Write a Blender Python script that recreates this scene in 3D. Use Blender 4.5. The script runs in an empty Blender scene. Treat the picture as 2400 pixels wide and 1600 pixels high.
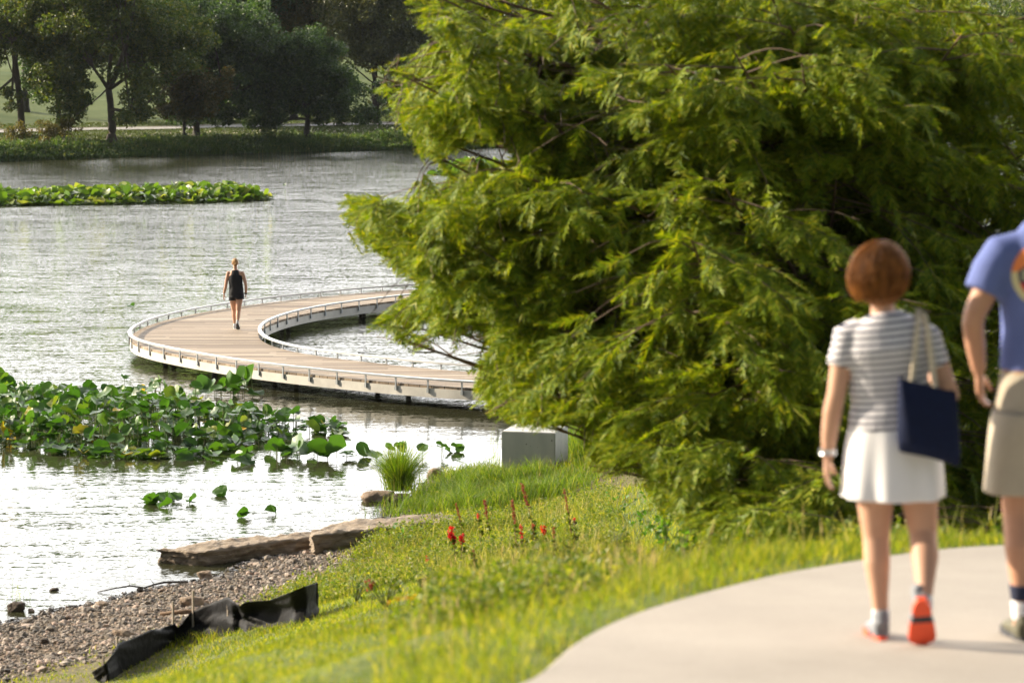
import bpy, bmesh, math, random
import numpy as np
from mathutils import Vector, Matrix
R = math.radians
rng = np.random.default_rng(7)
random.seed(7)
SC = bpy.context.scene
COL = SC.collection
# ------------------------------------------------------------------ camera, world, sun, exposure
CAM_H = 7.24
FPX, PW, PH = 6600.0, 2400, 1600          # focal length in pixels of a 2400 px wide frame
PITCH = math.atan(700.0 / FPX)
cam = bpy.data.cameras.new('camera'); cam_o = bpy.data.objects.new('camera', cam); COL.objects.link(cam_o)
cam_o.location = (0, 0, CAM_H); cam_o.rotation_euler = (R(90) - PITCH, 0, 0)
cam.sensor_width = 36; cam.lens = FPX / PW * 36; cam.clip_start = 0.5; cam.clip_end = 6000
cam.dof.use_dof = True; cam.dof.focus_distance = 62; cam.dof.aperture_fstop = 3.2
SC.camera = cam_o
ADDED_CLOUD = 20.5
SUN_EL, SUN_PHI = R(25), R(17)            # the sun stands to the left, a little beyond square to the view
sun_dir = Vector((-math.cos(SUN_PHI) * math.cos(SUN_EL), math.sin(SUN_PHI) * math.cos(SUN_EL), math.sin(SUN_EL)))
w = bpy.data.worlds.new('World'); SC.world = w; w.use_nodes = True
nt = w.node_tree; bg = nt.nodes['Background']
sky = nt.nodes.new('ShaderNodeTexSky'); sky.sky_type = 'NISHITA'; sky.sun_disc = False
sky.sun_elevation = SUN_EL; sky.sun_rotation = math.atan2(sun_dir.x, sun_dir.y)
sky.air_density = 1.0; sky.dust_density = 2.5; sky.ozone_density = 1.0
hz = nt.nodes.new('ShaderNodeHueSaturation'); hz.inputs['Saturation'].default_value = 0.55; hz.inputs['Value'].default_value = 0.46   # thin summer haze over the blue
nt.links.new(sky.outputs[0], hz.inputs['Color'])
# bright cloud bank added to the unseen sky ahead, so the water reflects white
tc = nt.nodes.new('ShaderNodeTexCoord'); sx = nt.nodes.new('ShaderNodeSeparateXYZ'); nt.links.new(tc.outputs['Generated'], sx.inputs[0])
def mrange(inp, a, b, c, d):
    m = nt.nodes.new('ShaderNodeMapRange'); m.interpolation_type = 'SMOOTHSTEP'
    for k, v in zip((1, 2, 3, 4), (a, b, c, d)): m.inputs[k].default_value = v
    nt.links.new(inp, m.inputs[0]); return m.outputs[0]
cn = nt.nodes.new('ShaderNodeTexNoise'); cn.inputs['Scale'].default_value = 3.5; cn.inputs['Detail'].default_value = 6; nt.links.new(tc.outputs['Generated'], cn.inputs['Vector'])
def mulm(a, b):
    m = nt.nodes.new('ShaderNodeMath'); m.operation = 'MULTIPLY'; nt.links.new(a, m.inputs[0]); nt.links.new(b, m.inputs[1]); return m.outputs[0]
mask = mulm(mulm(mrange(sx.outputs[2], .46, .85, 1, 0), mrange(sx.outputs[1], .02, .5, 0, 1)), mrange(cn.outputs[0], .3, .62, .55, 1))
cmx = nt.nodes.new('ShaderNodeMix'); cmx.data_type = 'RGBA'; nt.links.new(mask, cmx.inputs[0]); nt.links.new(hz.outputs[0], cmx.inputs[6]); cmx.inputs[7].default_value = (ADDED_CLOUD, ADDED_CLOUD * .99, ADDED_CLOUD * .97, 1)
nt.links.new(cmx.outputs[2], bg.inputs[0]); bg.inputs[1].default_value = 0.12
sl = bpy.data.lights.new('sun', 'SUN'); sl.energy = 5.0; sl.angle = R(0.5); sl.color = (1.0, 0.86, 0.66)
so = bpy.data.objects.new('sun', sl); COL.objects.link(so); so.rotation_euler = sun_dir.to_track_quat('Z', 'Y').to_euler()
so.location = (-40, 10, 40)
SC.view_settings.view_transform = 'Standard'; SC.view_settings.look = 'None'
SC.view_settings.exposure = 1.13; SC.view_settings.gamma = 1
SC.cycles.use_denoising = True; SC.cycles.max_bounces = 8; SC.cycles.transparent_max_bounces = 16
SC.cycles.sample_clamp_indirect = 6
# ------------------------------------------------------------------ picture <-> place
def pz(px, py, z=0.0):
    x, y = (px - PW / 2) / FPX, (PH / 2 - py) / FPX
    c, s = math.cos(PITCH), math.sin(PITCH)
    d = Vector((x, c + y * s, -s + y * c)); t = (z - CAM_H) / d.z
    return Vector((d.x * t, d.y * t, z))
def pY(px, py, Y):
    x, y = (px - PW / 2) / FPX, (PH / 2 - py) / FPX
    c, s = math.cos(PITCH), math.sin(PITCH)
    d = Vector((x, c + y * s, -s + y * c)); t = Y / d.y
    return Vector((d.x * t, Y, CAM_H + d.z * t))
def ground_hit(px, py, zf, y0, y1, n=900):
    Y = np.linspace(y0, y1, n); a = pY(px, py, 1.0)
    X = Y * a.x; Z = CAM_H + Y * (a.z - CAM_H); g = zf(X, Y)
    k = np.nonzero(Z <= g)[0]
    k = k[0] if len(k) else n - 1
    return Vector((X[k], Y[k], g[k]))
# ------------------------------------------------------------------ helpers: objects
def tag(o, label=None, cat=None, group=None, kind=None):
    if label: o['label'] = label
    if cat: o['category'] = cat
    if group: o['group'] = group
    if kind: o['kind'] = kind
    return o
def empty(name, loc, rz=0.0):
    o = bpy.data.objects.new(name, None); COL.objects.link(o); o.location = loc; o.rotation_euler = (0, 0, rz)
    o.empty_display_size = 0.1
    return o
def link(name, me, mats, parent=None):
    o = bpy.data.objects.new(name, me); COL.objects.link(o)
    for m in (mats if isinstance(mats, (list, tuple)) else [mats]):
        if m is not None: me.materials.append(m)
    if parent is not None: o.parent = parent
    return o
def mesh_np(name, V, faces, mats, parent=None, smooth=False, midx=None):
    """faces: list of int arrays (n,3) / (n,4)"""
    me = bpy.data.meshes.new(name)
    V = np.asarray(V, dtype=np.float32).reshape(-1, 3)
    faces = [np.asarray(f, dtype=np.int32) for f in (faces if isinstance(faces, list) else [faces]) if len(f)]
    me.vertices.add(len(V)); me.vertices.foreach_set('co', V.ravel())
    loops = np.concatenate([f.ravel() for f in faces]); tot = np.concatenate([np.full(len(f), f.shape[1], np.int32) for f in faces])
    st = np.concatenate([[0], np.cumsum(tot)[:-1]]).astype(np.int32)
    me.loops.add(len(loops)); me.loops.foreach_set('vertex_index', loops)
    me.polygons.add(len(tot)); me.polygons.foreach_set('loop_start', st)
    me.polygons.foreach_set('loop_total', tot)
    me.polygons.foreach_set('use_smooth', np.full(len(tot), bool(smooth)))
    if midx is not None: me.polygons.foreach_set('material_index', np.asarray(midx, np.int32))
    me.update(calc_edges=True); me.validate()
    return link(name, me, mats, parent)
class MB:
    """collects pieces of ONE mesh"""
    def __init__(s): s.V = []; s.F3 = []; s.F4 = []; s.n = 0
    def add(s, V, F):
        V = np.asarray(V, float).reshape(-1, 3)
        for f in (F if isinstance(F, list) and len(F) and not np.isscalar(F[0]) and np.ndim(F[0]) == 2 else [F]):
            f = np.asarray(f, int)
            if not len(f): continue
            (s.F3 if f.shape[1] == 3 else s.F4).append(f + s.n)
        s.V.append(V); s.n += len(V)
    def build(s, name, mat, parent=None, smooth=False):
        fs = []
        if s.F3: fs.append(np.concatenate(s.F3))
        if s.F4: fs.append(np.concatenate(s.F4))
        return mesh_np(name, np.concatenate(s.V), fs, mat, parent, smooth)
    def box(s, c, d, rz=0.0):
        c = np.asarray(c, float); d = np.asarray(d, float) / 2
        v = np.array([[x, y, z] for z in (-1, 1) for y in (-1, 1) for x in (-1, 1)], float) * d
        if rz: v = v @ np.array([[math.cos(rz), math.sin(rz), 0], [-math.sin(rz), math.cos(rz), 0], [0, 0, 1]])
        s.add(v + c, np.array([[0, 2, 3, 1], [4, 5, 7, 6], [0, 1, 5, 4], [2, 6, 7, 3], [0, 4, 6, 2], [1, 3, 7, 5]]))
    def tube(s, P, rad, n=8, ref=(0, 0, 1), cap=True):
        V, F = sweep(P, rad, n, ref, cap); s.add(V, F)
def sweep(P, rad, n=8, ref=(0, 0, 1), cap=True):
    """tube along P; rad: scalar / per point / per point (ra, rb) (ra along the axis square to ref)"""
    P = np.asarray(P, float); m = len(P)
    rad = np.asarray(rad, float)
    if rad.ndim == 0: rad = np.full((m, 2), rad)
    if rad.ndim == 1: rad = np.stack([rad, rad], 1)
    T = np.gradient(P, axis=0); T /= np.linalg.norm(T, axis=1)[:, None] + 1e-9
    ref = np.asarray(ref, float); A = np.cross(T, ref)
    bad = np.linalg.norm(A, axis=1) < 1e-3
    A[bad] = np.cross(T[bad], np.array([1.0, 0.3, 0.1]))
    A /= np.linalg.norm(A, axis=1)[:, None]; B = np.cross(A, T)
    a = np.linspace(0, 2 * np.pi, n, endpoint=False)
    V = P[:, None, :] + rad[:, None, :1] * np.cos(a)[None, :, None] * A[:, None, :] + rad[:, None, 1:] * np.sin(a)[None, :, None] * B[:, None, :]
    i = np.arange(m - 1)[:, None] * n; j = np.arange(n)[None, :]; k = (j + 1) % n
    F4 = np.stack([i + j, i + n + j, i + n + k, i + k], -1).reshape(-1, 4)
    V = V.reshape(-1, 3)
    if not cap: return V, [F4]
    V = np.concatenate([V, P[:1], P[-1:]]); c0, c1 = m * n, m * n + 1
    jj = np.arange(n); kk = (jj + 1) % n
    F3 = np.concatenate([np.stack([np.full(n, c0), jj, kk], 1), np.stack([np.full(n, c1), (m - 1) * n + kk, (m - 1) * n + jj], 1)])
    return V, [F3, F4]
def hsh(i, j, k, seed):
    h = (i.astype(np.int64) * 374761393 + j.astype(np.int64) * 668265263 + k.astype(np.int64) * 2147483647 + seed * 1274126177) & 0x7fffffff
    h = ((h ^ (h >> 13)) * 1274126177) & 0x7fffffff
    return ((h ^ (h >> 16)) & 0xffff) / 65535.0
def vnoise(P, sc, seed=0):
    P = np.asarray(P, float) * sc; f = np.floor(P); t = P - f; t = t * t * (3 - 2 * t); f = f.astype(np.int64)
    r = 0
    for a in (0, 1):
        for b in (0, 1):
            for c in (0, 1):
                wgt = (t[:, 0] if a else 1 - t[:, 0]) * (t[:, 1] if b else 1 - t[:, 1]) * (t[:, 2] if c else 1 - t[:, 2])
                r = r + wgt * hsh(f[:, 0] + a, f[:, 1] + b, f[:, 2] + c, seed)
    return r
def n2(X, Y, sc, seed=0):
    X = np.atleast_1d(np.asarray(X, float)); Y = np.atleast_1d(np.asarray(Y, float))
    return vnoise(np.stack([X.ravel(), Y.ravel(), np.zeros(X.size)], 1), sc, seed).reshape(X.shape)
def smooth01(t): t = np.clip(t, 0, 1); return t * t * (3 - 2 * t)
def remeshed(name, V, F, voxel, mat, parent=None, smooth_it=4, disp=None, factor=0.5):
    """one continuous skin grown over overlapping closed volumes"""
    o = mesh_np(name + '_tmp', V, F, None)
    m = o.modifiers.new('r', 'REMESH'); m.mode = 'VOXEL'; m.voxel_size = voxel
    if smooth_it:
        s = o.modifiers.new('s', 'SMOOTH'); s.iterations = smooth_it; s.factor = factor
    dg = bpy.context.evaluated_depsgraph_get(); dg.update()
    me = bpy.data.meshes.new_from_object(o.evaluated_get(dg))
    bpy.data.objects.remove(o)
    me.materials.clear(); me.name = name
    n = len(me.vertices); co = np.empty(n * 3, np.float32); me.vertices.foreach_get('co', co); co = co.reshape(-1, 3)
    if disp is not None:
        nor = np.empty(n * 3, np.float32); me.vertices.foreach_get('normal', nor)
        co = disp(co.astype(float), nor.reshape(-1, 3).astype(float)); me.vertices.foreach_set('co', np.asarray(co, np.float32).ravel())
    me.polygons.foreach_set('use_smooth', np.full(len(me.polygons), True)); me.update()
    return link(name, me, mat, parent)
# ------------------------------------------------------------------ helpers: materials
def new_mat(name):
    m = bpy.data.materials.new(name); m.use_nodes = True
    nt = m.node_tree; nt.nodes.clear(); out = nt.nodes.new('ShaderNodeOutputMaterial')
    return m, nt, out
def N(nt, t, **kw):
    n = nt.nodes.new('ShaderNode' + t)
    for k, v in kw.items(): setattr(n, k, v)
    return n
def ramp(nt, stops, fac=None, interp='LINEAR'):
    n = N(nt, 'ValToRGB'); n.color_ramp.interpolation = interp
    e = n.color_ramp.elements
    while len(e) < len(stops): e.new(0.5)
    for q, (p, c) in zip(e, stops): q.position = p; q.color = (*c, 1) if len(c) == 3 else c
    if fac is not None: nt.links.new(fac, n.inputs[0])
    return n
def mat(name, col, rough=0.6, var=0.0, scale=5.0, bump=0.0, bscale=None, metal=0.0, spec=0.5, col2=None, coord='Object', sx=(1, 1, 1)):
    m, nt, out = new_mat(name); b = N(nt, 'BsdfPrincipled'); nt.links.new(b.outputs[0], out.inputs[0])
    b.inputs['Roughness'].default_value = rough; b.inputs['Metallic'].default_value = metal
    b.inputs['Specular IOR Level'].default_value = spec
    c = Vector(col)
    if var or col2:
        tc = N(nt, 'TexCoord'); mp = N(nt, 'Mapping'); mp.inputs['Scale'].default_value = sx
        nt.links.new(tc.outputs[coord], mp.inputs[0])
        nz = N(nt, 'TexNoise'); nz.inputs['Scale'].default_value = scale; nz.inputs['Detail'].default_value = 6; nz.inputs['Roughness'].default_value = 0.65
        nt.links.new(mp.outputs[0], nz.inputs['Vector'])
        a = tuple(c * (1 - var)); z = col2 if col2 else tuple(min(1, q * (1 + var)) for q in c)
        r = ramp(nt, [(0.3, a), (0.7, z)], nz.outputs[0]); nt.links.new(r.outputs[0], b.inputs['Base Color'])
    else: b.inputs['Base Color'].default_value = (*col, 1)
    if bump:
        tc = N(nt, 'TexCoord'); nz = N(nt, 'TexNoise'); nz.inputs['Scale'].default_value = bscale or scale * 4; nz.inputs['Detail'].default_value = 5
        nt.links.new(tc.outputs[coord], nz.inputs['Vector'])
        bp = N(nt, 'Bump'); bp.inputs['Strength'].default_value = bump; bp.inputs['Distance'].default_value = 0.02
        nt.links.new(nz.outputs[0], bp.inputs['Height']); nt.links.new(bp.outputs[0], b.inputs['Normal'])
    return m
def leaf_mat(name, stops, tcol, tfac=0.45, rough=0.45, spec=0.4):
    """leaf: reflecting face + light coming through; each leaf its own tint"""
    m, nt, out = new_mat(name)
    g = N(nt, 'NewGeometry'); r = ramp(nt, stops, g.outputs['Random Per Island'])
    b = N(nt, 'BsdfPrincipled'); b.inputs['Roughness'].default_value = rough; b.inputs['Specular IOR Level'].default_value = spec
    nt.links.new(r.outputs[0], b.inputs['Base Color'])
    t = N(nt, 'BsdfTranslucent'); mx = N(nt, 'Mix', data_type='RGBA', blend_type='MULTIPLY')
    mx.inputs[0].default_value = 1.0; nt.links.new(r.outputs[0], mx.inputs[6]); mx.inputs[7].default_value = (*tcol, 1)
    nt.links.new(mx.outputs[2], t.inputs[0])
    s = N(nt, 'MixShader'); s.inputs[0].default_value = tfac
    nt.links.new(b.outputs[0], s.inputs[1]); nt.links.new(t.outputs[0], s.inputs[2]); nt.links.new(s.outputs[0], out.inputs[0])
    return m
# ------------------------------------------------------------------ SETTING: land and water
shore_px = [(0, 1460), (53, 1450), (143, 1424), (228, 1411), (286, 1394), (347, 1378), (437, 1364), (500, 1353), (548, 1325), (650, 1292),
            (800, 1252), (925, 1206), (955, 1172), (985, 1130), (1050, 1102), (1170, 1096), (1290, 1078), (1345, 1038), (1420, 1008), (1520, 988)]
SHORE = [(-60, -60), (-26, 10), (-12, 28)] + [tuple(pz(x, y)[:2]) for x, y in shore_px] + [(5.0, 57), (9, 63), (13, 71), (22, 84), (40, 100), (90, 130), (220, 150)]
FAR = [(-420, 150), (-160, 140), (-80, 146), (-46, 161)] + [tuple(pz(x, y)[:2]) for x, y in ((0, 378), (240, 370), (480, 361), (720, 355), (960, 350))] + [(8, 199), (30, 210), (80, 222), (200, 226), (420, 230)]
def on_plane(px, py):
    """point of the path's plane (see path_z) seen at px, py"""
    a = pY(px, py, 1.0); dz = a.z - CAM_H; t = (4.84 + .068 * 11.3 - CAM_H) / (dz + .068 + .01 * a.x); return (a.x * t, t)
EDGE = [(-3.2, 2), (-1.6, 7.0)] + [on_plane(x, y) for x, y in ((1246, 1596), (1291, 1552), (1324, 1516), (1360, 1490), (1414, 1461), (1495, 1429), (1580, 1403), (1680, 1378), (1762, 1355), (1843, 1337), (1966, 1318), (2090, 1298), (2186, 1285), (2353, 1272))] + [(4.9, 15.0), (8, 15.4), (30, 16)]
def sdist(X, Y, poly):
    """signed distance to a polyline, positive on its right-hand side"""
    X = np.asarray(X, float); Y = np.asarray(Y, float); best = np.full(X.shape, 1e9); sg = np.ones(X.shape)
    P = np.asarray(poly, float)
    for (ax, ay), (bx, by) in zip(P[:-1], P[1:]):
        dx, dy = bx - ax, by - ay; L = dx * dx + dy * dy
        t = np.clip(((X - ax) * dx + (Y - ay) * dy) / L, 0, 1)
        d = np.hypot(X - ax - t * dx, Y - ay - t * dy)
        side = np.sign((X - ax) * dy - (Y - ay) * dx)
        m = d < best - 1e-7
        best = np.where(m, d, best); sg = np.where(m, np.where(side == 0, 1, side), sg)
    return best * sg
def path_z(X, Y): return 4.84 - 0.068 * (np.asarray(Y, float) - 11.3) - 0.01 * np.asarray(X, float)
def near_z(X, Y):
    X = np.asarray(X, float); Y = np.asarray(Y, float)
    d = sdist(X, Y, SHORE)
    z = np.interp(d, [-30, -3, -0.6, 0, 1, 3, 5.7, 11, 14, 17.2, 30, 60], [-2.5, -0.8, -0.18, 0, 0.11, 0.38, 1.0, 2.3, 3.15, 4.55, 5.0, 5.4])
    z = z * (1 - .27 * smooth01((-1.2 - X) / 2.6) * smooth01(d / 4) * smooth01((22 - d) / 8))
    z = z + (n2(X, Y, 0.45, 3) - 0.5) * 0.22 * smooth01((d - 2.5) / 3) + (n2(X, Y, 1.7, 5) - 0.5) * 0.07 * smooth01((d - 0.3) / 2)
    e = -sdist(X, Y, EDGE)                                   # > 0 outside (lake side of) the path's edge
    cap = path_z(X, np.minimum(Y, 15.0)) + np.interp(e, [0, .5, 1, 2, 4.6, 8, 11.5, 18.5, 30, 60], [0, -.08, -.2, -.5, -1.1, -1.65, -2.05, -3.2, -4.0, -4.4]) + (n2(X, Y, .5, 13) - .5) * .16
    z = np.minimum(z, np.maximum(cap, .25))
    pz_ = path_z(X, Y) - 0.05 + 0.03 * np.exp(-((e - 0.15) / 0.2) ** 2)
    wgt = smooth01((e - 0.15) / 0.9)
    return pz_ * (1 - wgt) + z * wgt
def far_z(X, Y):
    X = np.asarray(X, float); Y = np.asarray(Y, float); d = -sdist(X, Y, FAR)
    z = np.interp(d, [-20, -2, 0, 1.2, 4, 9, 15, 20, 45, 95, 170, 300, 600], [-2, -0.4, 0, 0.55, 0.95, 1.3, 1.42, 1.6, 4.6, 7.4, 9.5, 11.5, 13])
    return z + (n2(X, Y, 0.06, 9) - 0.5) * 0.8 * smooth01((d - 18) / 30) + (n2(X, Y, 0.5, 4) - .5) * .12 * smooth01((d - 1) / 4)
def grid(name, xs, ys, zf, m):
    X, Y = np.meshgrid(xs, ys); Z = zf(X, Y); ny, nx = X.shape
    i = (np.arange(ny - 1)[:, None] * nx + np.arange(nx - 1)[None, :])
    F = np.stack([i, i + 1, i + nx + 1, i + nx], -1).reshape(-1, 4)
    return mesh_np(name, np.stack([X.ravel(), Y.ravel(), Z.ravel()], 1), F, m, smooth=True)
# materials of the land
def land_mat():
    m, nt, out = new_mat('bank soil'); b = N(nt, 'BsdfPrincipled'); b.inputs['Roughness'].default_value = 0.9; b.inputs['Specular IOR Level'].default_value = 0.1
    nt.links.new(b.outputs[0], out.inputs[0])
    g = N(nt, 'NewGeometry')
    a = N(nt, 'TexNoise'); a.inputs['Scale'].default_value = 0.9; a.inputs['Detail'].default_value = 5; nt.links.new(g.outputs[0], a.inputs['Vector'])
    c = N(nt, 'TexNoise'); c.inputs['Scale'].default_value = 14; c.inputs['Detail'].default_value = 6; nt.links.new(g.outputs[0], c.inputs['Vector'])
    soil = ramp(nt, [(0.25, (.08, .06, .042)), (0.75, (.21, .16, .115))], c.outputs[0])
    grass = ramp(nt, [(0.25, (.05, .075, .015)), (0.6, (.12, .15, .03)), (0.8, (.22, .19, .07))], c.outputs[0])
    sx = N(nt, 'SeparateXYZ'); nt.links.new(g.outputs[0], sx.inputs[0])
    mr = N(nt, 'MapRange'); mr.inputs[1].default_value = 0.25; mr.inputs[2].default_value = 0.9; nt.links.new(sx.outputs[2], mr.inputs[0])
    ad = N(nt, 'Math', operation='ADD'); nt.links.new(mr.outputs[0], ad.inputs[0])
    sb = N(nt, 'Math', operation='SUBTRACT'); nt.links.new(a.outputs[0], sb.inputs[0]); sb.inputs[1].default_value = 0.5; nt.links.new(sb.outputs[0], ad.inputs[1])
    mx = N(nt, 'Mix', data_type='RGBA'); nt.links.new(ad.outputs[0], mx.inputs[0]); nt.links.new(soil.outputs[0], mx.inputs[6]); nt.links.new(grass.outputs[0], mx.inputs[7])
    nt.links.new(mx.outputs[2], b.inputs['Base Color'])
    bp = N(nt, 'Bump'); bp.inputs['Strength'].default_value = .6; bp.inputs['Distance'].default_value = .03; nt.links.new(c.outputs[0], bp.inputs['Height']); nt.links.new(bp.outputs[0], b.inputs['Normal'])
    return m
def water_mat():
    m, nt, out = new_mat('rippled lake water'); b = N(nt, 'BsdfPrincipled')
    b.inputs['Base Color'].default_value = (.035, .036, .018, 1); b.inputs['Roughness'].default_value = 0.03; b.inputs['IOR'].default_value = 1.333
    nt.links.new(b.outputs[0], out.inputs[0])
    g = N(nt, 'NewGeometry')
    def layer(scale, sx, sy, rot, detail, dist=0.0):
        mp = N(nt, 'Mapping'); mp.inputs['Scale'].default_value = (sx, sy, 1); mp.inputs['Rotation'].default_value = (0, 0, rot)
        nt.links.new(g.outputs[0], mp.inputs[0])
        n = N(nt, 'TexNoise'); n.inputs['Scale'].default_value = scale; n.inputs['Detail'].default_value = detail; n.inputs['Roughness'].default_value = 0.6
        n.inputs['Distortion'].default_value = dist
        nt.links.new(mp.outputs[0], n.inputs['Vector'])
        s = N(nt, 'VectorMath', operation='SUBTRACT'); nt.links.new(n.outputs['Color'], s.inputs[0]); s.inputs[1].default_value = (.5, .5, .5)
        return s.outputs[0]
    l1 = layer(2.6, 0.28, 2.1, 0.08, 3, 0.3); l2 = layer(16.0, 0.6, 1.5, -0.15, 3)
    l0 = layer(0.55, 0.5, 1.7, 0.06, 2, 0.3)
    def mul(v, k):
        s = N(nt, 'VectorMath', operation='MULTIPLY'); nt.links.new(v, s.inputs[0]); s.inputs[1].default_value = k; return s.outputs[0]
    a = N(nt, 'VectorMath', operation='ADD'); nt.links.new(mul(l1, (.10, .22, 0)), a.inputs[0]); nt.links.new(mul(l2, (.36, .42, 0)), a.inputs[1])
    a0 = N(nt, 'VectorMath', operation='ADD'); nt.links.new(a.outputs[0], a0.inputs[0]); nt.links.new(mul(l0, (.05, .08, 0)), a0.inputs[1]); a = a0
    # wind patches: calmer water in the lee of the boardwalk and the near bank
    pt = N(nt, 'TexNoise'); pt.inputs['Scale'].default_value = 0.05; pt.inputs['Detail'].default_value = 2
    mp = N(nt, 'Mapping'); mp.inputs['Scale'].default_value = (.6, 1.3, 1); nt.links.new(g.outputs[0], mp.inputs[0]); nt.links.new(mp.outputs[0], pt.inputs['Vector'])
    sx = N(nt, 'SeparateXYZ'); nt.links.new(g.outputs[0], sx.inputs[0])
    near = N(nt, 'MapRange', interpolation_type='SMOOTHSTEP'); near.inputs[1].default_value = 50; near.inputs[2].default_value = 78; near.inputs[3].default_value = CALM; near.inputs[4].default_value = WILD
    nt.links.new(sx.outputs[1], near.inputs[0])
    pr = N(nt, 'MapRange'); pr.inputs[1].default_value = .35; pr.inputs[2].default_value = .65; pr.inputs[3].default_value = .75; pr.inputs[4].default_value = 1.2; nt.links.new(pt.outputs[0], pr.inputs[0])
    k = N(nt, 'Math', operation='MULTIPLY'); nt.links.new(near.outputs[0], k.inputs[0]); nt.links.new(pr.outputs[0], k.inputs[1])
    def mr(a, b_, c, d):
        q = N(nt, 'MapRange', interpolation_type='SMOOTHSTEP')
        for i_, v_ in zip((1, 2, 3, 4), (a, b_, c, d)): q.inputs[i_].default_value = v_
        nt.links.new(sx.outputs[1], q.inputs[0]); return q.outputs[0]
    lee = N(nt, 'Math', operation='MULTIPLY'); nt.links.new(mr(43, 49, 0, .76), lee.inputs[0]); nt.links.new(mr(54, 62, 1, 0), lee.inputs[1])
    inv = N(nt, 'Math', operation='SUBTRACT'); inv.inputs[0].default_value = 1; nt.links.new(lee.outputs[0], inv.inputs[1])
    k2 = N(nt, 'Math', operation='MULTIPLY'); nt.links.new(k.outputs[0], k2.inputs[0]); nt.links.new(inv.outputs[0], k2.inputs[1]); k = k2
    sc = N(nt, 'VectorMath', operation='SCALE'); nt.links.new(a.outputs[0], sc.inputs[0]); nt.links.new(k.outputs[0], sc.inputs['Scale'])
    up = N(nt, 'VectorMath', operation='ADD'); nt.links.new(sc.outputs[0], up.inputs[0]); up.inputs[1].default_value = (0, 0, 1)
    no = N(nt, 'VectorMath', operation='NORMALIZE'); nt.links.new(up.outputs[0], no.inputs[0]); nt.links.new(no.outputs[0], b.inputs['Normal'])
    return m
CALM, WILD = 1.7, 4.6
M_land = land_mat()
g = grid('near_bank', np.concatenate([np.arange(-60, -12, 2.0), np.arange(-12, 12, 0.2), np.arange(12, 64, 2.0)]), np.concatenate([np.arange(-40, 6, 2.0), np.arange(6, 60, 0.2), np.arange(60, 140, 2.5)]), near_z, M_land)
tag(g, kind='structure')
M_fargrass = mat('mown far grass', (.055, .085, .022), .9, scale=.35, col2=(.12, .145, .045), spec=.1, coord='Object')
g = grid('far_bank', np.concatenate([np.arange(-400, -70, 15.0), np.arange(-70, 60, 1.0), np.arange(60, 400, 15.0)]), np.concatenate([np.arange(130, 260, 1.0), np.arange(260, 760, 10.0)]), far_z, M_fargrass)
tag(g, kind='structure')
g = mesh_np('lake_water', [(-600, -100, 0), (600, -100, 0), (600, 320, 0), (-600, 320, 0)], np.array([[0, 1, 2, 3]]), water_mat())
tag(g, kind='structure')
# far road
def offset_line(poly, d, n=240):
    P = np.asarray(poly, float); L = np.concatenate([[0], np.cumsum(np.hypot(*np.diff(P, axis=0).T))])
    t = np.linspace(0, L[-1], n); Q = np.stack([np.interp(t, L, P[:, 0]), np.interp(t, L, P[:, 1])], 1)
    for _ in range(6): Q[1:-1] = (Q[:-2] + Q[1:-1] * 2 + Q[2:]) / 4
    T = np.gradient(Q, axis=0); T /= np.linalg.norm(T, axis=1)[:, None]
    return Q + np.stack([-T[:, 1], T[:, 0]], 1) * d
def strip(name, A, B, zf, lift, m):
    V = []; nA = len(A)
    for Q in (A, (A + B) / 2, B): V.append(np.column_stack([Q, zf(Q[:, 0], Q[:, 1]) + lift]))
    i = np.arange(nA - 1); F = []
    for r in (0, 1): F.append(np.stack([r * nA + i, r * nA + i + 1, (r + 1) * nA + i + 1, (r + 1) * nA + i], 1))
    return mesh_np(name, np.concatenate(V), np.concatenate(F)[:, ::-1], m, smooth=True)
M_asph = mat('pale worn road', (.30, .29, .27), .85, .2, .5)
tag(strip('far_road', offset_line(FAR, 10.2), offset_line(FAR, 12.6), far_z, .06, M_asph), kind='structure')
M_kerbsoil = mat('bare soil strip', (.09, .07, .045), .95, .3, .6)
tag(strip('road_verge', offset_line(FAR, 12.7), offset_line(FAR, 14.2), far_z, .05, M_kerbsoil), kind='structure')
# the concrete path the couple walk on: a slab with a real edge and sawn joints
def path_mat():
    m, nt, out = new_mat('broom-finished concrete'); b = N(nt, 'BsdfPrincipled'); b.inputs['Roughness'].default_value = .85; b.inputs['Specular IOR Level'].default_value = .25
    nt.links.new(b.outputs[0], out.inputs[0]); g = N(nt, 'NewGeometry')
    a = N(nt, 'TexNoise'); a.inputs['Scale'].default_value = 1.2; a.inputs['Detail'].default_value = 7; a.inputs['Roughness'].default_value = .7; nt.links.new(g.outputs[0], a.inputs['Vector'])
    r = ramp(nt, [(.25, (.30, .268, .232)), (.6, (.36, .322, .278)), (.85, (.40, .36, .31))], a.outputs[0])
    f = N(nt, 'TexNoise'); f.inputs['Scale'].default_value = 120; f.inputs['Detail'].default_value = 3; nt.links.new(g.outputs[0], f.inputs['Vector'])
    r2 = ramp(nt, [(.3, (.8, .8, .8)), (.6, (1, 1, 1))], f.outputs[0])
    mx = N(nt, 'Mix', data_type='RGBA', blend_type='MULTIPLY'); mx.inputs[0].default_value = 1; nt.links.new(r.outputs[0], mx.inputs[6]); nt.links.new(r2.outputs[0], mx.inputs[7])
    nt.links.new(mx.outputs[2], b.inputs['Base Color'])
    return m
M_path = path_mat()
def arc_resample(poly, step):
    P = np.asarray(poly, float); L = np.concatenate([[0], np.cumsum(np.hypot(*np.diff(P, axis=0).T))]); n = int(L[-1] / step)
    t = np.linspace(0, L[-1], n); Q = np.stack([np.interp(t, L, P[:, 0]), np.interp(t, L, P[:, 1])], 1)
    for _ in range(7): Q[1:-1] = (Q[:-2] + Q[1:-1] * 2 + Q[2:]) / 4
    return Q
E_ = arc_resample([(-9, -12)] + EDGE, .15)
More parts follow.
